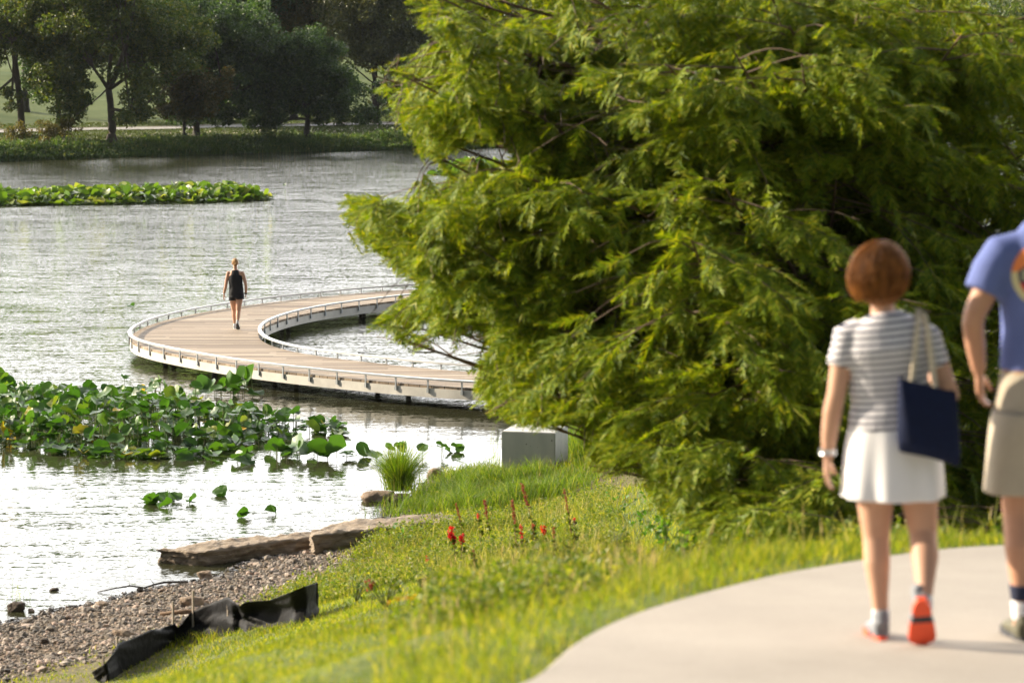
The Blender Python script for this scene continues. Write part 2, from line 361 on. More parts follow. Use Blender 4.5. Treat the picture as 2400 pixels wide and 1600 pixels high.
T_ = np.gradient(E_, axis=0); T_ /= np.linalg.norm(T_, axis=1)[:, None]; NR = np.stack([T_[:, 1], -T_[:, 0]], 1)
PW_ = 3.3
rows = []
cols = [0.0, 0.02] + list(np.linspace(.3, PW_ - .02, 9)) + [PW_]
for c in cols:
    Q = E_ + NR * c; z = path_z(Q[:, 0], Q[:, 1])
    rows.append(np.column_stack([Q, z - (.012 if c in (0.0, PW_) else 0)]))
lowA = rows[0].copy(); lowA[:, 2] -= .16; lowB = rows[-1].copy(); lowB[:, 2] -= .16
rows = [lowA] + rows + [lowB]
nE = len(E_); i = np.arange(nE - 1)
F = np.concatenate([np.stack([r * nE + i, r * nE + i + 1, (r + 1) * nE + i + 1, (r + 1) * nE + i], 1) for r in range(len(rows) - 1)])
tag(mesh_np('concrete_path', np.concatenate(rows), F[:, ::-1], M_path), kind='structure')
# ------------------------------------------------------------------ BOARDWALK: a curved deck over the lake
DECK_Z = 0.45
o_px = [(1117, 891), (964, 882), (773, 863), (631, 849), (521, 833), (426, 816), (346, 801), (307, 790), (295, 777), (306, 765), (335, 748), (390, 732), (463, 717), (536, 706), (646, 691), (792, 677), (920, 665)]
i_px = [(1055, 850), (883, 832), (759, 818), (682, 806), (631, 792), (609, 779), (603, 768), (609, 757), (631, 743), (682, 726), (770, 709), (872, 696), (1022, 679)]
OUT = [(4.4, 53.3), (2.0, 54.0)] + [tuple(pz(x, y, DECK_Z + .17)[:2]) for x, y in o_px] + [(0.2, 79.2), (4.2, 79.0), (8.5, 76.6), (12, 73), (14.2, 69.5)]
INN = [(4.6, 56.2), (1.8, 56.9)] + [tuple(pz(x, y, DECK_Z + .17)[:2]) for x, y in i_px] + [(1.6, 76.2), (5.0, 75.6), (8.4, 73.2), (10.8, 70.0), (12.2, 67.6)]
def spline(poly, n, it=30):
    P = np.asarray(poly, float); L = np.concatenate([[0], np.cumsum(np.hypot(*np.diff(P, axis=0).T))])
    t = np.linspace(0, L[-1], n); Q = np.stack([np.interp(t, L, P[:, 0]), np.interp(t, L, P[:, 1])], 1)
    for _ in range(it): Q[1:-1] = (Q[:-2] + Q[1:-1] * 2 + Q[2:]) / 4
    return Q
NB = 360
OUTS, INNS = spline(OUT, NB, 90), spline(INN, NB, 90)
def deck_mat():
    m, nt, out = new_mat('weathered deck boards'); b = N(nt, 'BsdfPrincipled'); b.inputs['Roughness'].default_value = .75; b.inputs['Specular IOR Level'].default_value = .25
    nt.links.new(b.outputs[0], out.inputs[0]); g = N(nt, 'NewGeometry'); sx = N(nt, 'SeparateXYZ'); nt.links.new(g.outputs[0], sx.inputs[0])
    W = 0.145
    dv = N(nt, 'Math', operation='DIVIDE'); nt.links.new(sx.outputs[1], dv.inputs[0]); dv.inputs[1].default_value = W
    fl = N(nt, 'Math', operation='FLOOR'); nt.links.new(dv.outputs[0], fl.inputs[0])
    fr = N(nt, 'Math', operation='FRACT'); nt.links.new(dv.outputs[0], fr.inputs[0])
    # board ends: staggered along x
    wn0 = N(nt, 'TexWhiteNoise', noise_dimensions='1D'); nt.links.new(fl.outputs[0], wn0.inputs['W'])
    ax = N(nt, 'Math', operation='MULTIPLY_ADD'); nt.links.new(wn0.outputs[0], ax.inputs[0]); ax.inputs[1].default_value = 7.0; nt.links.new(sx.outputs[0], ax.inputs[2])
    dx = N(nt, 'Math', operation='DIVIDE'); nt.links.new(ax.outputs[0], dx.inputs[0]); dx.inputs[1].default_value = 3.6
    fx = N(nt, 'Math', operation='FLOOR'); nt.links.new(dx.outputs[0], fx.inputs[0])
    cb = N(nt, 'CombineXYZ'); nt.links.new(fl.outputs[0], cb.inputs[0]); nt.links.new(fx.outputs[0], cb.inputs[1])
    wn = N(nt, 'TexWhiteNoise', noise_dimensions='2D'); nt.links.new(cb.outputs[0], wn.inputs['Vector'])
    r = ramp(nt, [(0, (.15, .11, .076)), (.35, (.26, .20, .142)), (.75, (.33, .262, .192)), (1, (.41, .34, .258))], wn.outputs[0])
    gr = N(nt, 'TexNoise'); gr.inputs['Scale'].default_value = 3; gr.inputs['Detail'].default_value = 6
    mp = N(nt, 'Mapping'); mp.inputs['Scale'].default_value = (.5, 12, 1); nt.links.new(g.outputs[0], mp.inputs[0]); nt.links.new(mp.outputs[0], gr.inputs['Vector'])
    r2 = ramp(nt, [(.3, (.72, .72, .72)), (.7, (1.1, 1.1, 1.1))], gr.outputs[0])
    mx = N(nt, 'Mix', data_type='RGBA', blend_type='MULTIPLY'); mx.inputs[0].default_value = 1; nt.links.new(r.outputs[0], mx.inputs[6]); nt.links.new(r2.outputs[0], mx.inputs[7])
    gap = N(nt, 'Math', operation='LESS_THAN'); nt.links.new(fr.outputs[0], gap.inputs[0]); gap.inputs[1].default_value = .07
    mg = N(nt, 'Mix', data_type='RGBA'); nt.links.new(gap.outputs[0], mg.inputs[0]); nt.links.new(mx.outputs[2], mg.inputs[6]); mg.inputs[7].default_value = (.03, .022, .015, 1)
    nt.links.new(mg.outputs[2], b.inputs['Base Color'])
    return m
M_deck = deck_mat()
M_fascia = mat('pale precast concrete edge', (.54, .515, .465), .75, .2, 1.3, bump=.15, bscale=20)
M_rail = mat('galvanised rail', (.46, .47, .47), .45, .1, 6, metal=.35)
M_post = mat('galvanised post', (.34, .36, .37), .5, .15, 8, metal=.4)
M_pile = mat('wet steel pile', (.12, .11, .09), .6, .3, 5)
bw = empty('boardwalk', (-3.0, 66.0, 0)); tag(bw, 'curved timber boardwalk with pale edge and low metal rails looping over the lake', 'boardwalk')
org = np.array([-3.0, 66.0, 0])
def band(name, rowsQ, m, smooth=False, close=False):
    V = np.concatenate([np.column_stack([q[0], np.full(len(q[0]), q[1])]) for q in rowsQ]) - org
    n = len(rowsQ[0][0]); i = np.arange(n - 1); K = len(rowsQ); F = []
    for r in range(K if close else K - 1):
        s = (r + 1) % K; F.append(np.stack([r * n + i, s * n + i, s * n + i + 1, r * n + i + 1], 1))
    if close:
        F.append(np.array([[r * n for r in range(4)], [r * n + n - 1 for r in range(3, -1, -1)]])) if K == 4 else None
    return mesh_np(name, V, np.concatenate(F), m, bw, smooth)
def nrm(Q):
    T = np.gradient(Q, axis=0); T /= np.linalg.norm(T, axis=1)[:, None]; return np.stack([T[:, 1], -T[:, 0]], 1)
oN, iN = nrm(OUTS), nrm(INNS)
if ((OUTS[60] + oN[60] - INNS[60]) ** 2).sum() < ((OUTS[60] - oN[60] - INNS[60]) ** 2).sum(): oN = -oN   # outward
if ((INNS[60] + iN[60] - OUTS[60]) ** 2).sum() < ((INNS[60] - iN[60] - OUTS[60]) ** 2).sum(): iN = -iN   # away from the deck
a, b = OUTS - oN * .02, INNS - iN * .02
band('deck', [(a, DECK_Z - .05), (a, DECK_Z), (b, DECK_Z), (b, DECK_Z - .05)], M_deck, close=True)
for Q, nn in ((OUTS, oN), (INNS, iN)):
    band('fascia', [(Q, DECK_Z - .235), (Q, DECK_Z - .052), (Q - nn * .16, DECK_Z - .052), (Q - nn * .16, DECK_Z - .235)], M_fascia, close=True)
    band('handrail', [(Q + nn * .045, DECK_Z + .112), (Q + nn * .05, DECK_Z + .148), (Q - nn * .03, DECK_Z + .152), (Q - nn * .03, DECK_Z + .112)], M_rail, close=True)
def along(Q, step, s0=0.0):
    L = np.concatenate([[0], np.cumsum(np.hypot(*np.diff(Q, axis=0).T))]); t = np.arange(s0, L[-1], step)
    return np.stack([np.interp(t, L, Q[:, 0]), np.interp(t, L, Q[:, 1])], 1), np.stack([np.gradient(np.interp(t, L, Q[:, 0])), np.gradient(np.interp(t, L, Q[:, 1]))], 1)
pm = MB(); pm.box((0, .018, -.012), (.03, .026, .245)); pm.box((0, .02, -.10), (.05, .034, .08))
post_me = None
for Q, nn, ymax, xcut in ((OUTS, oN, 78.6, 1.5), (INNS, iN, 76, 1.5)):
    P, T = along(Q, .78, .3)
    for p, t in zip(P, T):
        if p[0] > xcut: continue
        k = int(np.argmin(((Q - p) ** 2).sum(1))); d = nn[k]
        loc = Vector((p[0], p[1], DECK_Z)) - Vector(org)
        if post_me is None:
            o = pm.build('rail_post', M_post, bw); post_me = o.data
        else:
            o = bpy.data.objects.new('rail_post', post_me); COL.objects.link(o); o.parent = bw
        o.location = loc; o.rotation_euler = (0, 0, math.atan2(-d[0], d[1]))
pil = MB(); pil.tube([(0, 0, -1.2), (0, 0, .215)], .055, 12); pil.box((0, 0, .23), (.2, .2, .03)); pile_me = None
for Q, nn, s0 in ((OUTS, oN, 1.0), (INNS, iN, 1.0)):
    P, T = along(Q, 3.3, s0)
    for p, t in zip(P, T):
        if p[0] > 2.5: continue
        k = int(np.argmin(((Q - p) ** 2).sum(1))); p = p - nn[k] * .75
        if pile_me is None: o = pil.build('pile', M_pile, bw, True); pile_me = o.data
        else: o = bpy.data.objects.new('pile', pile_me); COL.objects.link(o); o.parent = bw
        o.location = Vector((p[0], p[1], 0)) - Vector(org)
M_under = mat('dark joists', (.05, .045, .04), .9)
jo = MB()
for k in range(4, NB - 4, 7):
    a_, b_ = OUTS[k] - oN[k] * .2, INNS[k] - iN[k] * .2
    c = (a_ + b_) / 2; d = b_ - a_; L = np.hypot(*d); jo.box((c[0] - org[0], c[1] - org[1], DECK_Z - .16), (L, .07, .2), math.atan2(d[1], d[0]))
jo.build('joists', M_under, bw)
# ------------------------------------------------------------------ FAR TREES (each a trunk with limbs and a leafy crown)
M_bark = mat('grey brown bark', (.10, .08, .06), .9, .35, 3, bump=.6, bscale=18, sx=(1, 1, .3))
M_bark2 = mat('dark bark', (.05, .042, .035), .9, .35, 3, bump=.5, bscale=15)
LEAF = {
 'olive': leaf_mat('olive leaves', [(0, (.04, .068, .020)), (.5, (.078, .112, .028)), (.85, (.13, .15, .033)), (1, (.20, .175, .04))], (1.5, 1.6, .5), .40),
 'deep': leaf_mat('deep green leaves', [(0, (.03, .057, .024)), (.6, (.06, .10, .036)), (1, (.105, .145, .04))], (1.3, 1.6, .5), .34),
 'pale': leaf_mat('pale glossy leaves', [(0, (.04, .055, .018)), (.5, (.085, .10, .035)), (1, (.16, .16, .06))], (1.5, 1.5, .6), .36, .38, .6),
 'rust': leaf_mat('bronzed leaves', [(0, (.045, .055, .018)), (.6, (.09, .095, .028)), (1, (.17, .125, .04))], (1.5, 1.3, .5), .38),
}
def leaf_cloud(C, rad, per, size, up=.35, seed=0, flat=.75):
    """clumps of leaf-sized faces: C (n,3) centres, rad (n,) radii -> vertices, quads"""
    r = np.random.default_rng(seed); n = len(C); cnt = np.maximum(6, (per * (rad / rad.mean()) ** 2)).astype(int)
    idx = np.repeat(np.arange(n), cnt); m = len(idx)
    d = r.normal(size=(m, 3)); d /= np.linalg.norm(d, axis=1)[:, None]
    rr = rad[idx] * (r.random(m) ** .45); P = C[idx] + d * rr[:, None] * np.array([1, 1, flat])
    nrm_ = r.normal(size=(m, 3)) + np.array([0, 0, up]) + d * .5; nrm_ /= np.linalg.norm(nrm_, axis=1)[:, None]
    a = np.cross(nrm_, r.normal(size=(m, 3))); a /= np.linalg.norm(a, axis=1)[:, None]; b = np.cross(nrm_, a)
    s = size * r.uniform(.6, 1.35, m)[:, None]
    V = np.stack([P - a * s, P - b * s * .55 + nrm_ * s * .15, P + a * s, P + b * s * .55 + nrm_ * s * .15], 1).reshape(-1, 3)
    return V, np.arange(m * 4).reshape(-1, 4)
def wob(p0, p1, n, amp, r):
    t = np.linspace(0, 1, n)[:, None]; P = p0 * (1 - t) + p1 * t; k = np.sin(t * np.pi)
    return P + k * r.normal(size=(1, 3)) * amp + np.sin(t * 2 * np.pi) * r.normal(size=(1, 3)) * amp * .4
def broad_tree(name, base, H, crown, leaf, label, trunk_r=.22, nclump=70, per=90, lsize=.16, seed=1, lean=(0, 0), fork=.35, bark=None, drop=0, group='trees on the far bank'):
    """crown: list of (dx, dy, z, rx, ry, rz) lobes relative to the base"""
    r = np.random.default_rng(seed); o = empty(name, base); tag(o, label, 'tree', group)
    C, rad = [], []
    tot = sum(l[3] * l[4] * l[5] for l in crown)
    for (dx, dy, z, rx, ry, rz) in crown:
        k = max(8, int(nclump * (rx * ry * rz / tot) ** .8))
        d = r.normal(size=(k, 3)); d /= np.linalg.norm(d, axis=1)[:, None]
        q = d * (r.random(k) ** .33)[:, None] * (1 + .22 * r.normal(size=(k, 1))) * np.array([rx, ry, rz])
        C.append(q + np.array([dx, dy, z])); rad.append(r.uniform(.55, 1.35, k) * (rx * ry * rz / k) ** (1 / 3) * 1.28)
    C = np.concatenate(C); rad = np.concatenate(rad); keep = C[:, 2] > .6; C, rad = C[keep], rad[keep]
    tr = MB(); top = np.array([lean[0], lean[1], H * fork])
    P = wob(np.zeros(3) - np.array([0, 0, .3]), top, 7, .08, r); tr.tube(P, np.linspace(trunk_r * 1.25, trunk_r * .8, 7), 9)
    tr.tube(np.array([[0, 0, -.25], [0, 0, .1], [0, 0, .55]]), [trunk_r * 1.9, trunk_r * 1.5, trunk_r * 1.05], 9)
    tr.build('trunk', bark or M_bark, o, True)
    br = MB(); ks = r.choice(len(C), min(len(C), 26), replace=False)
    hub = []
    for j, k in enumerate(ks):
        src = top if j < 7 or not hub else hub[r.integers(len(hub))]
        e = C[k]; n = 8
        if e[2] < src[2] - .5 and j < 7: src = P[4]
        Q = wob(src, e, n, .10 * np.linalg.norm(e - src) * .6, r)
        rr = trunk_r * (.55 if j < 7 else .3); br.tube(Q, np.linspace(rr, .025, n), 6, cap=False)
        if j < 7: hub.append(Q[4])
    br.build('limbs', bark or M_bark, o, True)
    V, F = leaf_cloud(C, rad, per * 1.9, lsize * .78, seed=seed)
    mesh_np('crown', V, F, LEAF[leaf], o)
    return o
def fb(px, py): return ground_hit(px, py, far_z, 165, 330)
def lobes(base, L):
    """lobes given where they stand in the photograph (px, py, depth offset, rx, rz) become lobes in metres round the base"""
    out = []
    for px, py, dy, rx, rz in L:
        q = pY(px, py, base.y + dy); s = FPX / (base.y + dy)
        out.append((q.x - base.x, dy, q.z - base.z, rx / s, rx / s * .85, rz / s))
    return out
b = fb(262, 334)
broad_tree('broadleaf_tree', b, 13, lobes(b, [(250, 60, 0, 150, 90), (130, 110, 1, 90, 75), (120, 190, -1, 70, 70), (390, 90, 0, 110, 85), (350, 210, -1, 70, 75), (320, 270, -2, 45, 35), (250, -60, 0, 160, 70), (170, 250, -1, 45, 50)]),
  'olive', 'big forked tree with thick pale trunk and drooping crown by the far road', .26, 200, 105, .15, 11, lean=(-.15, 0), fork=.26, bark=M_bark)
b = fb(52, 316)
broad_tree('broadleaf_tree', b, 12, lobes(b, [(40, 40, 0, 110, 70), (-40, 120, 0, 70, 60), (60, 100, 1, 60, 40), (20, 225, -.5, 38, 30), (-60, 230, 0, 60, 40)]), 'olive', 'slender leaning tree with bare pale trunk at the left end of the far road', .2, 110, 95, .15, 12, lean=(-.5, 0), fork=.5)
b = fb(137, 313)
broad_tree('broadleaf_tree', b, 9, lobes(b, [(130, 140, 0, 80, 60), (100, 205, 0, 45, 50), (190, 215, 0, 40, 55), (150, 60, 1, 90, 60)]), 'deep', 'dark straight trunk with hanging green curtains, left of the big forked tree', .16, 110, 90, .14, 13, fork=.5, bark=M_bark2)
b = fb(434, 333)
broad_tree('broadleaf_tree', b, 6, lobes(b, [(430, 200, 0, 66, 45), (480, 205, -.5, 62, 48), (470, 250, -.5, 50, 28), (400, 250, 0, 34, 30)]), 'rust', 'small bronze tinged tree with thin trunk in front of the darkest tree', .13, 90, 85, .12, 14, fork=.3, bark=M_bark2)
b = fb(461, 320)
broad_tree('broadleaf_tree', b, 12, lobes(b, [(520, 90, 1, 130, 90), (540, 200, 1, 95, 75), (450, 260, .5, 75, 30), (590, 265, 0, 55, 28), (640, 180, 2, 60, 90), (380, 60, 2, 90, 90)]), 'deep', 'largest darkest tree with a wide round crown behind the small bronze one', .2, 190, 115, .15, 15, fork=.3, bark=M_bark2)
b = fb(721, 334)
broad_tree('broadleaf_tree', b, 7, lobes(b, [(720, 170, 0, 90, 70), (660, 220, 0, 75, 50), (800, 215, 0, 80, 55), (730, 115, .5, 70, 35), (640, 285, -.5, 50, 22), (850, 270, -.5, 45, 22), (740, 255, 0, 80, 30)]), 'deep', 'low domed tree with a short dark trunk near the cypress branches', .2, 190, 100, .13, 16, fork=.22, bark=M_bark2)
far_list = [(880, 290, 'pale', [(860, 80, 0, 130, 90), (960, 130, 0, 100, 80), (820, 20, 0, 90, 60), (900, -40, 1, 150, 80), (960, 220, 0, 90, 60)], 'pale sunlit tree with glossy leaves behind the low domed tree', 17),
            (690, 283, 'rust', [(690, 50, 0, 85, 60), (640, -30, 1, 90, 60), (760, -20, 1, 90, 60), (700, 130, 1, 70, 60)], 'brownish tree behind the light post', 18),
            (330, 275, 'olive', [(330, 20, 0, 120, 80), (220, -30, 0, 110, 70), (440, -20, 0, 120, 80), (330, -110, 1, 180, 70), (300, 120, 0, 90, 50)], 'tall olive tree topping the big forked tree from behind', 19),
            (60, 262, 'olive', [(60, 10, 0, 120, 60), (-60, -20, 0, 120, 70), (20, -90, 1, 170, 70), (150, -60, 1, 100, 60)], 'yellow green tree high on the grassy rise at far left', 20),
            (560, 275, 'deep', [(560, 30, 0, 110, 80), (480, -50, 1, 130, 80), (620, -60, 1, 120, 80), (570, 130, 0, 80, 60)], 'dense dark tree rising behind the largest darkest tree', 21),
            (1060, 285, 'pale', [(1060, 120, 0, 110, 80), (1100, 20, 0, 130, 90), (1000, -40, 1, 120, 80), (1080, 210, 0, 80, 50)], 'pale tree glimpsed through the upper cypress branches', 22)]
for px, py, lf, L, lab, sd in far_list:
    b = fb(px, py); broad_tree('broadleaf_tree', b, 14, lobes(b, L), lf, lab, .24, 150, 90, .17, sd, fork=.3, bark=M_bark2)
# the wood on the rise behind: one far mass
r_ = np.random.default_rng(31); C, rad = [], []; trunks = MB()
for k in range(190):
    x = r_.uniform(-85, 75); y = r_.uniform(262, 330) + max(0, -x * .12)
    if k >= 150: x = r_.uniform(6, 80); y = np.interp(x, [6, 30, 80], [199, 210, 222]) + r_.uniform(12, 40)
    z = float(far_z(np.array([x]), np.array([y]))[0]); h = r_.uniform(6, 9.5); wd = r_.uniform(3.2, 5.5)
    if x < -38 and y < 285: continue
    m = 26; d = r_.normal(size=(m, 3)); d /= np.linalg.norm(d, axis=1)[:, None]
    C.append(d * (r_.random(m) ** .33)[:, None] * np.array([wd, wd, h * .38]) + np.array([x, y, z + h * .62])); rad.append(r_.uniform(.9, 1.9, m))
    trunks.tube([(x, y, z - .5), (x, y, z + h * .5)], [.25, .15], 6, cap=False)
V, F = leaf_cloud(np.concatenate(C), np.concatenate(rad), 42, .26, seed=32)
wood = empty('woods', (0, 0, 0)); tag(wood, 'mixed wood covering the rise behind the far bank trees', 'woods', kind='stuff')
mesh_np('crowns', V, F, LEAF['olive'], wood); trunks.build('trunks', M_bark2, wood, True)
# light post standing between the far trees
b = fb(632, 285); lp = empty('light_post', b); tag(lp, 'pale post showing above the far trees', 'post')
zt = pY(632, 82, b.y).z - b.z
M_pole = mat('pale painted post', (.55, .53, .48), .5, .08, 3)
t = MB(); t.tube([(0, 0, -.3), (0, 0, zt)], [.14, .12], 10); t.build('pole', M_pole, lp, True)
t = MB(); t.box((-.25, 0, zt - .12), (.5, .08, .07)); t.box((-.5, 0, zt - .1), (.35, .2, .1)); t.build('lamp_arm', M_pole, lp)
# ------------------------------------------------------------------ far bank: reedy edge, shrubs, litter on the grass
M_weedfar = leaf_mat('rank bank weeds', [(0, (.055, .10, .03)), (.6, (.105, .165, .045)), (.9, (.16, .20, .055)), (1, (.27, .25, .10))], (1.4, 1.6, .5), .35)
def blades(P, h, wd, lean, r, bend=.35):
    """grass blades: 5 vertices, 3 triangles each"""
    n = len(P); az = r.uniform(0, 2 * np.pi, n); s = np.stack([np.cos(az), np.sin(az), np.zeros(n)], 1) * (wd / 2)[:, None]
    la = r.uniform(0, 2 * np.pi, n); d = np.stack([np.cos(la), np.sin(la), np.zeros(n)], 1) * lean[:, None] * h[:, None]
    up = np.stack([np.zeros(n), np.zeros(n), h], 1)
    mid = P + up * .55 + d * bend; tip = P + up * (1 - .25 * lean)[:, None] + d
    V = np.stack([P - s, P + s, mid - s * .75, mid + s * .75, tip], 1).reshape(-1, 3)
    k = np.arange(n)[:, None] * 5
    F = np.concatenate([k + np.array([0, 1, 3]), k + np.array([0, 3, 2]), k + np.array([2, 3, 4])])
    return V, F
r_ = np.random.default_rng(33); m = 60000
t = r_.uniform(0, 1, m); FL = spline(FAR, 900, 20); L = np.concatenate([[0], np.cumsum(np.hypot(*np.diff(FL, axis=0).T))])
sel = (FL[:, 0] > -60) & (FL[:, 0] < 40); l0, l1 = L[sel][0], L[sel][-1]; tt = l0 + (l1 - l0) * t; Tn = np.gradient(FL, axis=0); Tn /= np.linalg.norm(Tn, axis=1)[:, None]
off = np.abs(r_.normal(0, 1.0, m)) - .35
q = np.stack([np.interp(tt, L, FL[:, 0]), np.interp(tt, L, FL[:, 1])], 1) + np.stack([np.interp(tt, L, -Tn[:, 1]), np.interp(tt, L, Tn[:, 0])], 1) * off[:, None]
hh = r_.uniform(.25, .8, m) * (0.35 + 1.2 * n2(q[:, 0], q[:, 1], .35, 8)); 
P = np.column_stack([q, far_z(q[:, 0], q[:, 1])])
V, F = blades(P, hh, np.full(m, .07), r_.uniform(.1, .8, m), r_)
Cc = P[:9000] + np.column_stack([np.zeros((9000, 2)), hh[:9000] * .7]); V2, F2 = leaf_cloud(Cc, np.full(9000, .22), 7, .10, seed=34)
eb = empty('bank_weeds', (0, 0, 0)); tag(eb, 'rank green weeds along the far water edge', 'weeds', kind='stuff')
mesh_np('blades', V, F, M_weedfar, eb); mesh_np('leaves', V2, F2, M_weedfar, eb)
M_shrub = leaf_mat('yellowing shrub', [(0, (.07, .075, .018)), (1, (.20, .16, .04))], (1.4, 1.4, .5), .35)
for k, (px, py, w_, h_, lab) in enumerate([(42, 338, .9, 1.5, 'yellowing shrub at the far bank below the slender leaning tree'), (112, 334, .7, 1.4, 'narrow yellowing shrub at the far bank beside the dark straight trunk'), (152, 330, .9, 1.6, 'bronze shrub at the far bank right of the dark straight trunk')]):
    b = fb(px, py); s = empty('shrub', b); tag(s, lab, 'shrub', 'shrubs on the far bank')
    rr = np.random.default_rng(40 + k); C = rr.normal(size=(26, 3)) * np.array([w_ * .5, w_ * .5, h_ * .25]) + np.array([0, 0, h_ * .55])
    V, F = leaf_cloud(C, np.full(26, .3), 40, .075, seed=50 + k); mesh_np('foliage', V, F, M_shrub, s)
    st = MB()
    for c in C[:9]: st.tube([(0, 0, -.1), c * .5 + np.array([0, 0, .1]), c], [.03, .02, .008], 5)
    st.build('stems', M_bark, s)
r_ = np.random.default_rng(35); m = 900
qx = np.concatenate([r_.uniform(-26, 0, m), r_.uniform(-32, -26, 40)]); qy = np.interp(qx, FL[:, 0], FL[:, 1]) + r_.uniform(1.5, 9.5, len(qx))
P = np.column_stack([qx, qy, far_z(qx, qy) + .07])
V, F = leaf_cloud(P, np.full(len(P), .05), 1, .085, up=2, seed=36); kq = len(V) // 4 // len(P); V = V.reshape(-1, kq, 4, 3)[:, 0].reshape(-1, 3)
tag(mesh_np('fallen_leaves', V[:len(P) * 4], F[:len(P)], mat('dry pale leaf litter', (.55, .5, .4), .8)), 'pale dry leaves scattered on the far grass', 'leaves', kind='stuff')
r_ = np.random.default_rng(37); m = 90000
qx = r_.uniform(-45, 12, m); qy = np.interp(qx, FL[:, 0], FL[:, 1]) + r_.uniform(.8, 26, m) ** 1.0; dd = -sdist(qx, qy, FAR)
ok = (dd > .8) & ((dd < 9.9) | (dd > 14.4)); qx, qy = qx[ok], qy[ok]; P = np.column_stack([qx, qy, far_z(qx, qy)]); m = len(P)
V, F = blades(P, r_.uniform(.05, .16, m), np.full(m, .05), r_.uniform(.2, .9, m), r_)
tag(mesh_np('far_grass', V, F, leaf_mat('far lawn blades', [(0, (.05, .075, .02)), (1, (.11, .13, .04))], (1.3, 1.4, .5), .3)), 'short mown grass on the far bank', 'grass', kind='stuff')
# ------------------------------------------------------------------ BALD CYPRESSES: ascending limbs, feathery drooping sprays
M_cbark = mat('fibrous red brown bark', (.13, .075, .05), .9, .35, 4, bump=.7, bscale=25, sx=(1, 1, .2))
M_twig = mat('brown twigs', (.11, .07, .045), .85, .3, 6)
M_needle = leaf_mat('feathery needles', [(0, (.062, .116, .010)), (.35, (.145, .218, .013)), (.75, (.242, .30, .018)), (1, (.36, .34, .04))], (1.6, 1.5, .35), .36, .55, .25)
M_cone = mat('grey green cones', (.18, .23, .17), .7, .2, 20)
def plume_template(seed, n=18, L=.29):
    """one feathery spray along +X, hanging in -Z: a fan of needle-thin leaflets (single triangles)"""
    r = np.random.default_rng(seed); V = []
    for k in range(n):
        t = (k + .5) / n; x = L * t; z = -.30 * L * t * t
        for sgn in (-1, 1):
            ln = (.070 * math.sin(math.pi * min(1, t * .8 + .22)) + .022) * r.uniform(.8, 1.25); a = R(r.uniform(28, 62)); dz = r.uniform(-.55, .15)
            d = np.array([math.cos(a), sgn * math.sin(a), dz]); d /= np.linalg.norm(d); p = np.array([x, 0, z]); wv = np.array([-d[1], d[0], r.uniform(-.6, .6)]); wv /= np.linalg.norm(wv); wv *= .0078
            V += [p - wv, p + wv, p + d * ln]
    V += [np.array([0, 0, .004]), np.array([0, 0, -.004]), np.array([L * 1.08, 0, -.30 * L])]
    return np.array(V)
PL = [plume_template(s) for s in range(6)]
def place_plumes(P, D, size, r):
    """P origins, D axis directions; returns triangles"""
    Vs = []; n = len(P); D = D / np.linalg.norm(D, axis=1)[:, None]
    up = np.tile(np.array([0, 0, 1.0]), (n, 1)) + r.normal(size=(n, 3)) * .35
    S = np.cross(up, D); S /= np.linalg.norm(S, axis=1)[:, None] + 1e-9; U = np.cross(D, S)
    which = r.integers(0, len(PL), n)
    for k, T in enumerate(PL):
        m = which == k
        if not m.any(): continue
        q = P[m][:, None, :] + size[m][:, None, None] * (T[None, :, :1] * D[m][:, None, :] + T[None, :, 1:2] * S[m][:, None, :] + T[None, :, 2:3] * U[m][:, None, :])
        Vs.append(q.reshape(-1, 3))
    return np.concatenate(Vs)
SIL = [(940, -900), (950, -20), (957, 8), (981, 61), (1030, 110), (1071, 143), (1006, 137), (948, 130), (891, 143), (863, 204), (908, 245), (916, 294), (965, 327), (981, 359), (1014, 400), (1105, 345), (1205, 345), (1200, 395), (1128, 425), (1067, 408), (1040, 450), (973, 453),
       (930, 470), (875, 428), (793, 453), (822, 543), (875, 592), (928, 645), (1022, 680), (945, 708), (856, 746), (886, 802), (1000, 832), (1036, 775), (1060, 800), (1067, 866), (1100, 770), (1150, 790), (1116, 886), (1107, 947), (1148, 968), (1201, 1004), (1267, 1013), (1316, 1003), (1373, 992), (1365, 1090), (1414, 1119), (1503, 1090), (1507, 1172), (1543, 1218), (1599, 1243), (1645, 1300), (4200, 1330), (4200, -900)]
SIL = [(x - 12 if x < 1150 else x, y) for x, y in SIL]
HOLES = [(1165, 375, 60, 34), (1000, 752, 18, 26), (1392, 735, 52, 32), (1345, 780, 22, 18), (1318, 935, 46, 26), (1500, 927, 22, 18), (1340, 880, 30, 16), (1520, 512, 26, 32), (1482, 545, 18, 18), (1406, 582, 52, 32), (1258, 552, 36, 26), (1577, 488, 22, 18), (2010, 384, 24, 20), (1440, 640, 24, 20)]
def to_px(P):
    c, s_ = math.cos(PITCH), math.sin(PITCH); z = P[:, 2] - CAM_H
    dep = P[:, 1] * c - z * s_; up = P[:, 1] * s_ + z * c
    return PW / 2 + FPX * P[:, 0] / dep, PH / 2 - FPX * up / dep
def inside(x, y, poly):
    A = np.asarray(poly, float); c = np.zeros(len(x), bool); j = len(A) - 1
    for i in range(len(A)):
        cr = ((A[i, 1] > y) != (A[j, 1] > y)) & (x < (A[j, 0] - A[i, 0]) * (y - A[i, 1]) / (A[j, 1] - A[i, 1] + 1e-12) + A[i, 0]); c ^= cr; j = i
    return c
